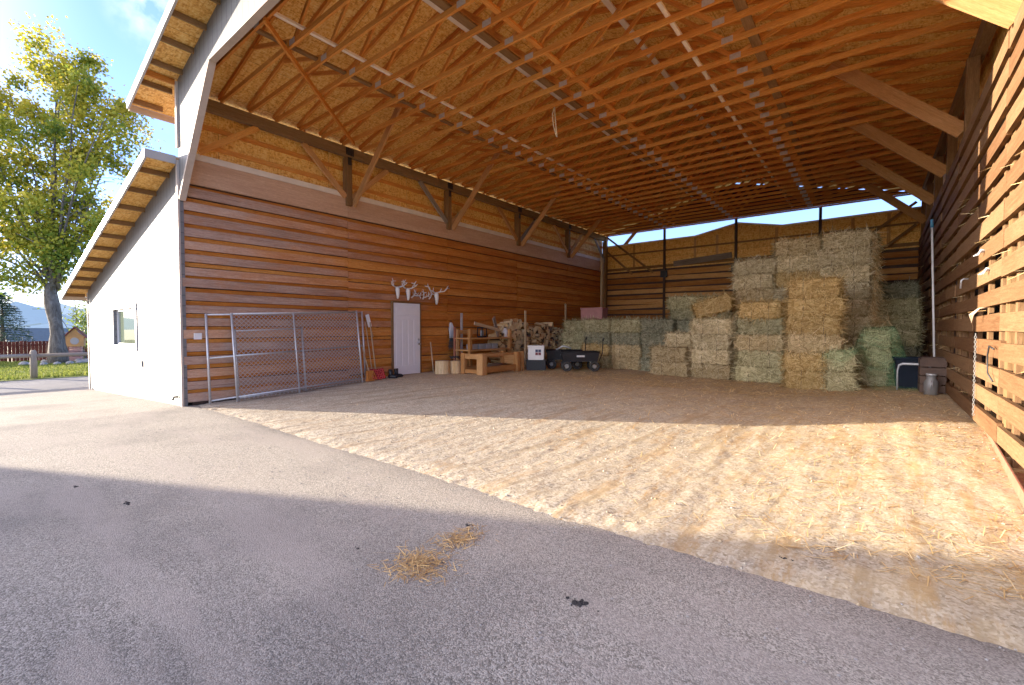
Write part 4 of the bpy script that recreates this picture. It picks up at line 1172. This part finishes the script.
# in front of it
stack(-2.2, 12.95, ['green', 'green', 'tan', 'green', 'gold'], 'the green column left of the golden front stack')
stack(-1.0, 11.98, ['gold', 'gold', 'tan', 'gold', 'gold', 'gold'], 'the golden stack standing foremost', jx=.045)
stack(-3.36, 13.02, ['tan', 'pale', 'pale', 'pale'], 'the pale stack under the tilted bale')
bale(-3.30, 12.95, .17 + 4 * BH + .13, .12, 'gold', 'tilted pale and golden bale lying across the top of the pale stack', 0, -.30)
stack(-4.52, 13.05, ['tan', 'tan'], 'the low tan stack left of the pale stack')
bale(-4.2, 13.3, .15 + 2 * BH + .02, .1, 'pale', 'single pale bale lying askew on the low tan stack', .0, .0)
# low green wall of bales at the left
lowx = [-7.05, -6.02, -5.05]
for i, (x, y, nm) in enumerate(((-7.3, 13.95, 'first'), (-6.28, 14.0, 'second'), (-5.25, 14.05, 'third'), (-4.2, 14.3, 'fourth'))):
    cs = (['green', 'gold', 'blue', 'green'], ['tan', 'tan', 'blue', 'green'], ['blue', 'blue', 'blue', 'blue'], ['blue', 'blue', 'blue', 'blue'])[i]
    stack(x, y, cs, f'the {nm} column of the low green row')
stack(-8.3, 14.3, ['green', 'green', 'green', 'green'], 'the green column nearest the firewood')
for j, (x, nm) in enumerate(((-4.9, 'left'), (-4.0, 'right'))):
    stack(x, 15.6, ['blue', 'blue', 'green', 'green', 'green', 'green'], f'the {nm} stack before the back slats', jx=.04)
# against the right rear
stack(.43, 15.7, ['blue', 'green', 'blue', 'green', 'green', 'blue'], 'the dark stack in the rear right corner', jx=.03)
stack(-.62, 16.3, ['green', 'blue', 'green', 'blue', 'green', 'tan'], 'the dark stack hidden behind the tall stack', jx=.03)
stack(.40, 15.05, ['green', 'blue', 'green'], 'the half-height dark stack at rear right')
# small stacks under the net
stack(-.5, 12.05, ['green', 'green'], 'the left stack under the green net', rz=1.57)
stack(.12, 13.0, ['pale', 'green', 'green'], 'the right stack under the green net', rz=1.5)
t = thing('feed_crate', 'faded pink crate on top of the green bales in the back left corner', 'crate', (-8.1, 15.1, .2 + 4 * BH), .1)
stack(-8.1, 15.1, ['green', 'green', 'green', 'green'], 'the hidden column below the pink crate', z0=.19)
g = MB()
for lo, hi in (((-.42, -.27, 0), (.42, .27, .03)), ((-.42, -.27, .03), (.42, -.24, .42)), ((-.42, .24, .03), (.42, .27, .42)), ((-.42, -.239, .03), (-.39, .239, .42)), ((.39, -.239, .03), (.42, .239, .42))): g.box(lo, hi)
bevel(g.build('body', M['pinkbox'], t), .01)
g = MB(); g.box((-.44, -.29, .421), (.44, .29, .48)); bevel(g.build('lid', M['pinkbox'], t), .01)

# green netting draped over the small stacks
g = MB(); nx, ny = 44, 40
x0, x1, y0, y1 = -1.0, .80, 11.45, 13.7
def drape(x, y):
    def blk(cx, cy, hx, hy, h, so):
        d = max(abs(x - cx) - hx, abs(y - cy) - hy, 0); return h * (1 - ss(0, so, d))
    z = max(blk(-.5, 12.05, .24, .5, .84, .32), blk(.12, 13.0, .24, .5, 1.25, .42), blk(-1.0, 12.3, .2, .3, .9, .35))
    z += .05 * NO(V((x * 4, y * 4, 0))) + .025 * NO(V((x * 11, y * 11, 3)))
    return floor_z(x, y) + .04 + max(0, z)
for j in range(ny + 1):
    for i in range(nx + 1):
        x = x0 + (x1 - x0) * i / nx; y = y0 + (y1 - y0) * j / ny
        x += .06 * NO(V((y * 3, 0, 1))); y += .10 * NO(V((x * 3, 5, 1)))
        g.v.append((x, y, drape(x, y)))
for j in range(ny):
    for i in range(nx):
        a = j * (nx + 1) + i; ids = (a, a + 1, a + nx + 2, a + nx + 1)
        g.f.append(ids); g.r.append(.5); g.m.append(0); g.sm.append(True)
        g.uv += [(i / nx * 2, j / ny * 2 + k) for i, j, k in ((i, j, 0), (i + 1, j, 0), (i + 1, j + 1, 0), (i, j + 1, 0))]
tag(g.build('hay_net', M['net']), 'green netting draped over the small bale stacks by the right wall', 'net')

# loose straw hanging down the side of the tall stack + on the floor
random.seed(5)
g = MB()
for k in range(2600):
    z = random.uniform(.3, 3.8); x = -.0 + random.gauss(0, .03) + .1 * math.exp(-z); y = random.uniform(13.5, 14.6)
    g.blade((x, y, z), (random.gauss(.25, .3), random.gauss(0, .5), random.gauss(-.7, .5)), random.uniform(.1, .32), .007, random.random())
for k in range(1500):
    a = random.random() ** 1.6; x = random.uniform(-.1, .25) + a * .6; y = random.uniform(13.0, 13.8); z = floor_z(x, y) + .02 + max(0, 1.9 * (1 - a * 1.3)) * random.random()
    g.blade((x, y, z), (random.gauss(.4, .4), random.gauss(-.3, .5), random.gauss(-.6, .4)), random.uniform(.1, .3), .007, random.random())
tag(g.build('hanging_straw', M['straw']), 'loose straw spilling down the right side of the tall stack', 'straw', kind='stuff')
g = MB()
def lay(x, y, zf, w=.0045, L=(.05, .2)):
    a = random.random() * 6.283
    g.blade((x, y, zf(x, y) + random.uniform(.004, .012)), (math.cos(a), math.sin(a), random.gauss(0, .10)), random.uniform(*L), w, random.random(), 0, (0, 0, 1))
for k in range(13000):
    x = random.uniform(-10, 1.0)
    y = 12.2 - abs(random.gauss(0, 1.0)) * 2.4
    y += random.uniform(-.2, .8)
    if y < 3.3 or (x < -3 and random.random() < .35): continue
    if NO(V((x * .8, y * .8, 2))) + .25 < random.uniform(-.4, .5): continue
    lay(x, y, dirt_z if y < 10.5 else dirt_z2, .012, (.08, .26))
for k in range(5200):
    x = 1.15 - abs(random.gauss(0, 1.3)); y = random.uniform(3.5, 11)
    if NO(V((x * 1.2, y * 1.2, 6))) < random.uniform(-.5, .3): continue
    lay(x, y, dirt_z if y < 10.5 else dirt_z2, .0075, (.05, .2))
for k in range(5000):
    x = random.uniform(-8, .9); y = random.uniform(10.2, 12.9) + .25 * NO(V((x, 0, 0)))
    if NO(V((x * 1.6, y * 1.6, 4))) < random.uniform(-.5, .35): continue
    lay(x, y, dirt_z if y < 10.5 else dirt_z2, .018, (.12, .34))
tag(g.build('straw_litter', M['straw']), 'loose straw littering the dirt floor of the barn', 'straw', kind='stuff')
g = MB()
for k in range(900):
    c = random.random()
    if c < .66: x, y = random.gauss(-2.22, .10), random.gauss(1.84, .085)
    else: x, y = random.gauss(-2.27, .07), random.gauss(2.26, .11)
    a = random.random() * 6.283; dd = math.exp(-((x + 2.23) / .14) ** 2)
    g.blade((x, y, pave_z(x, y) + random.random() * .012 * dd + .003), (math.cos(a), math.sin(a), random.gauss(0, .22)), random.uniform(.03, .10), .0045, random.random() * .38, 0, (random.gauss(0, .4), random.gauss(0, .4), 1))
tag(g.build('straw_patch', M['straw']), 'small patch of dropped straw on the shaded asphalt', 'straw', kind='stuff')

# ------------------------------------------------------------------ things along the right wall
t = thing('steel_channel', 'rusty red steel channel lying along the foot of the slatted wall', 'steel channel')
pa, pb = V((1.19, 7.9, .26)), V((.97, 3.6, .06))
dirv = (pb - pa); L = dirv.length; ang = math.atan2(dirv.y, dirv.x)
t.location = pa; t.rotation_euler = (0, math.asin(-dirv.z / L), ang)
g = MB(); g.box((0, -.11, 0), (L, .11, .012)); g.build('web', M['rust'], t)
g = MB(); g.box((0, -.11, .013), (L, -.098, .11)); g.build('flange', M['rust'], t)
g = MB(); g.box((0, .098, .013), (L, .11, .11)); g.build('flange', M['rust'], t)

t = thing('feed_bin', 'dark blue plastic bin behind a bent pipe arch near the back right', 'bin', place(.70, 12.35), .05)
g = MB(); g.face([(-.28, -.26, 0), (.28, -.26, 0), (.32, -.3, .6), (-.32, -.3, .6)], [(0, 0)] * 4, .5); g.face([(.28, .26, 0), (-.28, .26, 0), (-.32, .3, .6), (.32, .3, .6)], [(0, 0)] * 4, .5)
g.face([(.28, -.26, 0), (.28, .26, 0), (.32, .3, .6), (.32, -.3, .6)], [(0, 0)] * 4, .5); g.face([(-.28, .26, 0), (-.28, -.26, 0), (-.32, -.3, .6), (-.32, .3, .6)], [(0, 0)] * 4, .5)
g.face([(-.28, .26, .02), (.28, .26, .02), (.28, -.26, .02), (-.28, -.26, .02)], [(0, 0)] * 4, .5)
o = g.build('tub', M['darkblue'], t); m = o.modifiers.new('solid', 'SOLIDIFY'); m.thickness = .015
g = MB(); g.tube([(-.33, -.31, .6), (.33, -.31, .6), (.33, .31, .6), (-.33, .31, .6), (-.33, -.31, .6)], .022, 8); g.build('rim', M['darkblue'], t)
o = tag(MB().tube([(-.36, 0, 0), (-.36, 0, .36), (-.33, 0, .45), (-.25, 0, .48), (.25, 0, .48), (.33, 0, .45), (.36, 0, .36), (.36, 0, 0)], .022, 10).build('pipe_arch', M['galv']), 'bent galvanized pipe arch standing in front of the dark blue bin', 'pipe arch'); o.location = place(.66, 11.75); o.scale = (.68, 1, 1.08)
t = thing('wooden_crate', 'dark brown crate against the right wall beside the pipe arch', 'crate', place(.90, 11.55))
for k in range(4):
    g = MB(); z = .02 + k * .16
    for lo, hi in (((-.18, -.24, z), (.18, -.22, z + .14)), ((-.18, .22, z), (.18, .24, z + .14)), ((-.18, -.219, z), (-.16, .219, z + .14)), ((.16, -.219, z), (.18, .219, z + .14))): g.box(lo, hi)
    g.build('slat', M['brownbox'], t)
g = MB(); g.box((-.159, -.219, .645), (.159, .219, .668)); g.build('lid', M['brownbox'], t)
t = thing('milk_can', 'grey metal can on the floor in front of the brown crate', 'can', place(.86, 11.1))
g = MB(); g.tube([(0, 0, 0), (0, 0, .24), (0, 0, .30), (0, 0, .36)], [.10, .10, .065, .065], 16); g.build('body', M['hub'], t)
g = MB(); g.tube([(0, 0, .36), (0, 0, .39)], [.08, .075], 16); g.build('lid', M['galv'], t)
g = MB(); g.tube([(0, -.1, .24), (0, -.15, .27), (0, -.15, .18), (0, -.10, .16)], .01, 6); g.build('handle', M['galv'], t)
t = thing('extension_pole', 'long white pole with blue tip leaning upright on the right wall', 'pole', (.93, 11.6, floor_z(.93, 11.6) + .68))
g = MB(); g.tube([(0, 0, .01), (-.05, .4, 2.5)], .016, 10); g.build('shaft', M['whiteplastic'], t)
g = MB(); g.tube([(-.05, .4, 2.5), (-.053, .42, 2.66)], .024, 10); g.build('tip', M['bluecap'], t)
o = tag(MB().build('hanging_chain', M['galv']), 'steel chain hanging down the shaded slats beside the sunlit edge', 'chain')
g = MB()
for k in range(34):
    c = V((0, .004 * math.sin(k * .7), -k * .03)); a = V((1, 0, 0)) if k % 2 else V((0, 1, 0))
    g.tube([c + a * (.010 * math.cos(q * 1.0472)) + V((0, 0, .02 * math.sin(q * 1.0472))) for q in range(7)], .0035, 5, cap=False)
o.data = g.mesh('hanging_chain', [M['hub']]); o.location = (XW(7.96) - .02, 7.96, 1.43)
o = tag(MB().build('rope_ends', M['rope']), 'pale rope ends poking out between the slats at the sunlit edge', 'rope')
g = MB()
for k in range(3): g.tube([(.03, .05 * k, .03), (-.08, -.02 + .05 * k, .02), (-.15 - .02 * k, .10 + .05 * k, -.10), (-.16, .22 + .03 * k, -.26 + .03 * k)], [.008, .009, .010, .005], 7)
o.data = g.mesh('rope_ends', [M['antlertan']]); o.location = (XW(7.5), 7.5, 1.73); o.scale = (.6, .6, .6)
for y, z, l in ((7.7, 2.43, 'white rag scrap caught high between the slats'), (7.3, 2.17, 'white rag scrap caught just below the first, between slats')):
    g = MB()
    for k in range(4): g.tube([(.02, .012 * k, 0), (-.03, .018 * k - .02, .01 - .01 * k), (-.05 - .01 * k, .025 * k, -.05)], [.008, .009, .003], 6)
    o = tag(g.build('rag', M['whitecloth']), l, 'rag', 'white rags stuck in the slats'); o.location = (XW(y), y, z)
o = tag(MB().tube([(.0, 0, 0), (-.05, .0, .0), (-.07, 0, -.02), (-.075, 0, -.13)], .011, 8).build('wall_hook', M['galv']), 'bent pale hook sticking out of the slats right of the white pole', 'hook'); o.location = (XW(8.9), 8.9, 2.2)
o = tag(MB().tube([(-.01, 0, 0), (-.03, .12, .03), (-.03, .2, -.08), (-.03, .16, -.26), (-.01, .02, -.34)], .008, 6).build('wire_loop', M['black']), 'thin wire loop hanging on the sunlit slats', 'wire'); o.location = (XW(6.8) - .005, 6.8, 1.29)
# straw poking through the slats
g = MB()
for k in range(380):
    y = random.uniform(4, 19); kz = random.randrange(1, 12); z = .35 + kz * .281 - .03
    if NO(V((y * .9, z * 2, 0))) < .12: continue
    g.blade((XW(y) + .05, y, z), (-1, random.gauss(0, .6), random.gauss(-.4, .4)), random.uniform(.06, .16), .005, random.random())
tag(g.build('slat_straw', M['straw']), 'wisps of straw poking out between the wall slats', 'straw', kind='stuff')

# rope hanging from the trusses
o = tag(MB().build('hanging_rope', M['rope']), 'looped pale rope hanging from a truss in mid-barn', 'rope')
g = MB(); g.tube([(0, 0, .0), (.02, 0, -.25), (.06, 0, -.62)], .012, 6); g.tube([(0, 0, 0), (-.05, 0, -.12), (-.03, 0, -.35), (.05, 0, -.60)], .012, 6)
o.data = g.mesh('hanging_rope', [M['rope']]); o.location = (-5.15, 7.87, 6.03)

# clods and marks on the ground
random.seed(9)
def lump(g, c, r, flat, seed, m_=6, mi=0):
    pts = []
    for j in range(3):
        for i in range(m_):
            a = 2 * math.pi * i / m_; e = j / 2 * 1.35
            q = r * (1 + .5 * NO(V((i * 1.7, j * 1.3, seed))))
            pts.append(V(c) + V((math.cos(a) * math.cos(e) * q, math.sin(a) * math.cos(e) * q, math.sin(e) * q * flat)))
    for j in range(2):
        for i in range(m_):
            i2 = (i + 1) % m_
            g.face([pts[j * m_ + i], pts[j * m_ + i2], pts[(j + 1) * m_ + i2], pts[(j + 1) * m_ + i]], [(0, 0)] * 4, .5, mi, False)
    g.face([pts[2 * m_ + i] for i in range(m_)], [(0, 0)] * m_, .5, mi, False)
def clod(x, y, s, label, n=6, flat=.45):
    g = MB()
    for k in range(n * 4):
        lump(g, (random.gauss(0, s * .6), random.gauss(0, s * .35), 0), s * random.uniform(.08, .3), .7, x * 9 + k)
    z = dirt_z(x, y) if y > 3.2 else pave_z(x, y)
    o = tag(g.build('dirt_clod', M['dark']), label, 'clod', 'dark clods on the yard'); o.location = (x, y, z)
clod(-1.23, 2.14, .055, 'spread dark clod on the asphalt right of the straw patch', 9, .25)
clod(-2.38, 2.46, .03, 'small dark clod just above the straw patch', 4)
clod(-2.72, 1.73, .022, 'tiny dark clod left of the straw patch', 4)
clod(-.42, 3.35, .03, 'dark clod on the dirt edge right of centre', 3)
clod(-.22, 3.18, .032, 'dark clod nearest the asphalt edge at right', 3)
clod(.1, 2.0, .022, 'dark speck beside a pale pebble on the right asphalt', 4)
clod(-5.0, .95, .04, 'dark twig-like clod on the shaded asphalt at left', 4, .3)
clod(-5.9, .75, .03, 'small clod farther left on the shaded asphalt', 3)
g = MB()
for k in range(2600):
    x = random.uniform(-9.8, 1.0); y = random.uniform(3.1, 9.5)
    if random.random() < .22: y = 3.0 + random.gauss(0, .16)
    if NO(V((x * .9, y * .9, 1))) < random.uniform(-.7, .4): continue
    r = random.choice((.004, .005, .006, .006, .008, .012)) * random.uniform(.7, 1.3)
    lump(g, (x, y, dirt_z(x, y) + .001), r, .7, k * .37, 5, 0 if random.random() < .8 else 1)
tag(g.build('dirt_crumbs', [M['dirt'], M['stone']]), 'small crumbs of dirt and gravel over the barn floor and its edge', 'gravel', kind='stuff')
g = MB()
for k in range(900):
    x = random.uniform(-9, 1.5); y = random.uniform(.9, 3.1)
    if random.random() > ss(.6, 3.0, y): continue
    lump(g, (x, y, pave_z(x, y) + .001), random.uniform(.003, .008), .7, k * .37, 5)
tag(g.build('loose_grit', M['stone']), 'loose grit scattered on the asphalt near the dirt edge', 'gravel', kind='stuff')
o = None
for i, (x, y, l) in enumerate(((.13, 1.98, 'pale pebble on the asphalt at lower right'), (.75, 3.5, 'pale stone near the right edge of the dirt'))):
    g = MB(); g.tube([(0, 0, 0), (.0, 0, .012), (0, 0, .02)], [.018, .018, .008], 8); o = tag(g.build('pebble', M['bone']), l, 'pebble'); o.location = (x, y, pave_z(x, y) if i == 0 else dirt_z(x, y))

# ------------------------------------------------------------------ beyond the yard, left
t = thing('rail_fence', 'weathered wooden rail fence with round posts along the lawn', 'fence', (-26.05, 2.2, -.48))
for k in range(-4, 5):
    g = MB(); g.tube([(0, k * 2.6, -.1), (0, k * 2.6, 1.05), (0, k * 2.6, 1.14)], [.11, .10, .07], 12); g.build('post', M['fencewood'], t)
for k in range(-4, 4):
    g = MB(); g.tube([(0, k * 2.6 + .05, .92), (.0, k * 2.6 + 2.55, .93)], .075, 10); g.build('rail', M['fencewood'], t)
t = thing('board_fence', 'dark red board fence behind the big tree', 'fence', (-41.5, 4, -.55))
g = MB()
for k in range(110): g.box((-.012, -9 + k * .165, 0), (.012, -9 + k * .165 + .155, 1.28 + random.uniform(-.03, .03)), random.random())
g.build('boards', M['redfence'], t)
for z in (.3, 1.0):
    g = MB(); g.box((.013, -9, z), (.06, 9.1, z + .08)); g.build('rail', M['redfence'], t)
t = thing('cottage', 'low house with blue-grey roof behind the red fence', 'house', (-60.3, 9.6, -1.75))
g = MB(); g.box((-3.5, -6, 0), (3.5, 2.4, 1.9), axis=2); g.build('wall', M['cream'], t)
g = MB()
g.face([(3.9, -6.3, 1.75), (3.9, 2.8, 1.75), (0, 2.8, 3.35), (0, -6.3, 3.35)], [(0, 0)] * 4, .5); g.face([(-3.9, 2.8, 1.75), (-3.9, -6.3, 1.75), (0, -6.3, 3.35), (0, 2.8, 3.35)], [(0, 0)] * 4, .5)
o = g.build('roof', M['roofblue'], t); m = o.modifiers.new('solid', 'SOLIDIFY'); m.thickness = .12
g = MB(); g.face([(3.4, 2.41, 1.8), (-3.4, 2.41, 1.8), (0, 2.41, 3.2)], [(0, 0)] * 3, .5); g.face([(3.4, -6.01, 1.8), (-3.4, -6.01, 1.8), (0, -6.01, 3.2)], [(0, 0)] * 3, .5); g.build('gable', M['darkwall'], t)
for y in (-4.2, -1.8, .8):
    g = MB(); g.box((3.5, y - .5, .75), (3.53, y + .5, 1.6)); w2 = g.build('window', M['glass'], t)
    g = MB(); g.box((3.5, y - .58, .66), (3.55, y + .58, .745)); g.build('sill', M['white'], w2)
t = thing('playhouse', 'honey-coloured wooden playhouse tower with round white opening beside the tree', 'playhouse', (-37.6, 4.95, -.46), -.25)
t.scale = (.8, .8, .86)
g = MB()
for k in range(6): g.box((-.35, -.35, .05 + k * .17), (.35, .35, .05 + k * .17 + .13))
g.build('slatted_base', M['pinkslat'], t)
g = MB(); g.box((-.5, -.5, 1.08), (.5, .5, 1.75), axis=2); g.build('cabin', M['playwood'], t)
g = MB()
g.face([(.65, -.7, 1.68), (.65, 0, 2.45), (-.65, 0, 2.45), (-.65, -.7, 1.68)], [(0, 0)] * 4, .5); g.face([(-.65, .7, 1.68), (-.65, 0, 2.45), (.65, 0, 2.45), (.65, .7, 1.68)], [(0, 0)] * 4, .5)
o = g.build('roof', M['redroof'], t); m = o.modifiers.new('solid', 'SOLIDIFY'); m.thickness = .05
g = MB(); g.face([(.502, -.5, 1.75), (.502, .5, 1.75), (.502, 0, 2.3)], [(0, 0)] * 3, .5); g.build('gable', M['playwood'], t)
g = MB(); g.tube([(.5, 0, 1.45), (.53, 0, 1.45)], .24, 20); g.build('round_opening', M['white'], t)

def leaf_cloud(mb, c, r, n, size, rbase, rspread, squash=.85):
    for k in range(n):
        d = V((random.gauss(0, .48), random.gauss(0, .48), random.gauss(0, .48) * squash)) * r
        p = V(c) + d
        a = V((random.gauss(0, 1), random.gauss(0, 1), random.gauss(0, 1))).normalized()
        b_ = a.cross(V((random.gauss(0, 1), random.gauss(0, 1), random.gauss(0, 1)))).normalized()
        s = size * random.uniform(.6, 1.25)
        rn = max(0, min(1, rbase + random.gauss(0, rspread) + .22 * d.z / r + .10 * d.length / r - .08))  # crown shade put into leaf colour: darker deep inside each clump
        mb.face([p - a * s * .5, p + b_ * s * .36, p + a * s * .5, p - b_ * s * .36], [(0, 0)] * 4, rn)

def big_tree(name, label, base, lobes, trunk_r, fork, clump_n, leaf_n, size, mat, ybias, seed, knot=True):
    random.seed(seed)
    base = V(base); t = thing(name, label, 'tree', base)
    th = R(38.5); S = V((math.cos(th), math.sin(th), 0)); Fw = V((-math.sin(th), math.cos(th), 0))
    tr = MB(); pts, rad = [], []
    for i in range(9):
        k = i / 8; pts.append(V((.12 * math.sin(k * 5), .1 * math.sin(k * 4 + 1), k * fork))); rad.append(trunk_r * (1 + .35 * (1 - k) ** 5 - .22 * k + (.16 * math.sin(k * 11) if knot else 0)))
    n = 20; tb = len(tr.v)
    tr.tube(pts, rad, n, rnd=.5)
    for i in range(len(tr.v)):
        v = V(tr.v[i]); tr.v[i] = tuple(v + V((v.x, v.y, 0)) * .22 * NO(v * 1.6))
    cr = MB()
    for (u, v, r) in lobes:
        for k in range(max(1, int(clump_n * (r / 2.4) ** 2))):
            off = V((random.gauss(0, .5), random.gauss(0, .55), random.gauss(0, .5))) * r
            c = S * (u + off.x) + Fw * off.y + V((0, 0, v + off.z))
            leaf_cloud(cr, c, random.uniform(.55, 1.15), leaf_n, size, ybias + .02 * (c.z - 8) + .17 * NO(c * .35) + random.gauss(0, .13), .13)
        # a limb that reaches this lobe
        e = S * u + V((0, 0, v + r * .3)) + Fw * random.gauss(0, .6)
        st = V((.03, 0, fork * random.uniform(.85, .99)))
        mid = st.lerp(e, .5) + V((random.gauss(0, .3), random.gauss(0, .3), .5))
        P = [st.lerp(mid, q).lerp(mid.lerp(e, q), q) + V((random.gauss(0, .07), random.gauss(0, .07), 0)) for q in (0, .2, .4, .6, .8, 1)]
        r0 = trunk_r * random.uniform(.14, .27)
        tr.tube(P, r0, 8, rnd=.5, r2=.02)
        for q in range(4):
            s0 = P[random.randrange(2, 5)]; d = V((random.gauss(0, 1), random.gauss(0, 1), random.uniform(.1, 1))).normalized() * random.uniform(.8, 2)
            tr.tube([s0, s0 + d * .5 + V((0, 0, .1)), s0 + d], r0 * .35, 5, rnd=.5, r2=.012)
    tr.build('trunk', M['treebark'], t); cr.build('crown', mat, t)
    return t
px2 = lambda u, v, r: ((u - 57) / 17.0, .48 + 1.5 + (329 - v) / 17.0, r / 17.0)
lob = [px2(*q) for q in ((8, 105, 32), (-28, 120, 34), (52, 78, 20), (66, 100, 26), (94, 92, 22), (108, 112, 26), (125, 125, 16), (57, 235, 26), (50, 285, 18), (75, 262, 20), (30, 235, 24), (104, 125, 28), (128, 145, 13), (40, 140, 36), (82, 160, 36), (108, 175, 22), (5, 165, 36), (-30, 190, 40), (35, 200, 34), (75, 215, 32), (95, 230, 20), (10, 240, 32), (-30, 255, 30), (52, 252, 26), (-5, 285, 16), (40, 275, 14), (48, 58, 9))]
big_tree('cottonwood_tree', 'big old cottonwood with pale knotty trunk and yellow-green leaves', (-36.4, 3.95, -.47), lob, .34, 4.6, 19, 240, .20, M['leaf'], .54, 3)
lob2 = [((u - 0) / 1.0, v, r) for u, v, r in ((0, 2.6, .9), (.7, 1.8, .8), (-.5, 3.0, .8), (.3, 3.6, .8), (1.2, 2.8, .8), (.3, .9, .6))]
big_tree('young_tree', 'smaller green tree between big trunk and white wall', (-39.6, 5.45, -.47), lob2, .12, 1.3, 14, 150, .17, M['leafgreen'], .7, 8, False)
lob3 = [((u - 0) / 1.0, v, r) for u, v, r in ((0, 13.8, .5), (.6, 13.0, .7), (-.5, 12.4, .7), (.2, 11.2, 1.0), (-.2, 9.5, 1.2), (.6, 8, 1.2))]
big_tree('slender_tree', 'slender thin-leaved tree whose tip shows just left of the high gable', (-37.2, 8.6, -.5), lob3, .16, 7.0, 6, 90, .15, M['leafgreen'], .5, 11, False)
# conifer at the left edge
random.seed(4)
t = thing('spruce_tree', 'dark drooping spruce at the left edge beside the house', 'tree', (-50.8, 2.75, -.9))
t.scale = (1.12, 1.12, 1.12)
g = MB(); g.tube([(0, 0, 0), (0, 0, 4.6)], .16, 8, r2=.02); g.build('trunk', M['treebark'], t)
g = MB()
for lv in range(26):
    z = .5 + lv * .16; Rr = 1.9 * (1 - (z - .5) / 4.4) + .12
    for k in range(9):
        a = random.random() * 6.28; d = V((math.cos(a), math.sin(a), 0))
        for q in range(26):
            s = random.random(); p = d * (Rr * s) + V((0, 0, z - .35 * s * s * Rr / 1.9 + .12 * s))
            g.blade(p, (d.x * .5 + random.gauss(0, .6), d.y * .5 + random.gauss(0, .6), random.gauss(-.35, .3)), random.uniform(.12, .28), .03, random.random())
g.build('foliage', M['needle'], t)
# rocks ringing the trunk, each its own thing
for k in range(14):
    a = R(-70 + k * 22); x, y = -36.4 + 1.35 * math.cos(a), 3.95 + 1.35 * math.sin(a)
    g = MB(); r = random.uniform(.14, .24)
    for j in range(4):
        for i in range(8):
            def P(i, j):
                A = 2 * math.pi * i / 8; E_ = -.3 + j / 4 * 1.87; q = r * (1 + .3 * NO(V((math.cos(A) * 2 + k, math.sin(A) * 2, j))))
                return (math.cos(A) * math.cos(E_) * q, math.sin(A) * math.cos(E_) * q, math.sin(E_) * q * .75)
            g.face([P(i, j), P(i + 1, j), P(i + 1, j + 1), P(i, j + 1)], [(0, 0)] * 4, .5, 0, True)
    o = tag(g.build('rock', M['stone']), 'rounded grey rock in the ring around the big tree trunk', 'rock', 'rocks ringing the tree trunk'); o.location = (x, y, -.42)
# grass
g = MB()
for k in range(26000):
    x = random.uniform(-40, -25.9); y = random.uniform(-1, 9)
    if x > -26.5: h = random.uniform(.08, .22)
    else: h = random.uniform(.04, .11)
    g.blade((x, y, lawn_z(x, y) - .005), (random.gauss(0, .35), random.gauss(0, .35), 1), h, .03, random.random())
tag(g.build('grass', M['grass']), 'short yellow-green lawn grass behind the rail fence', 'grass', kind='stuff')
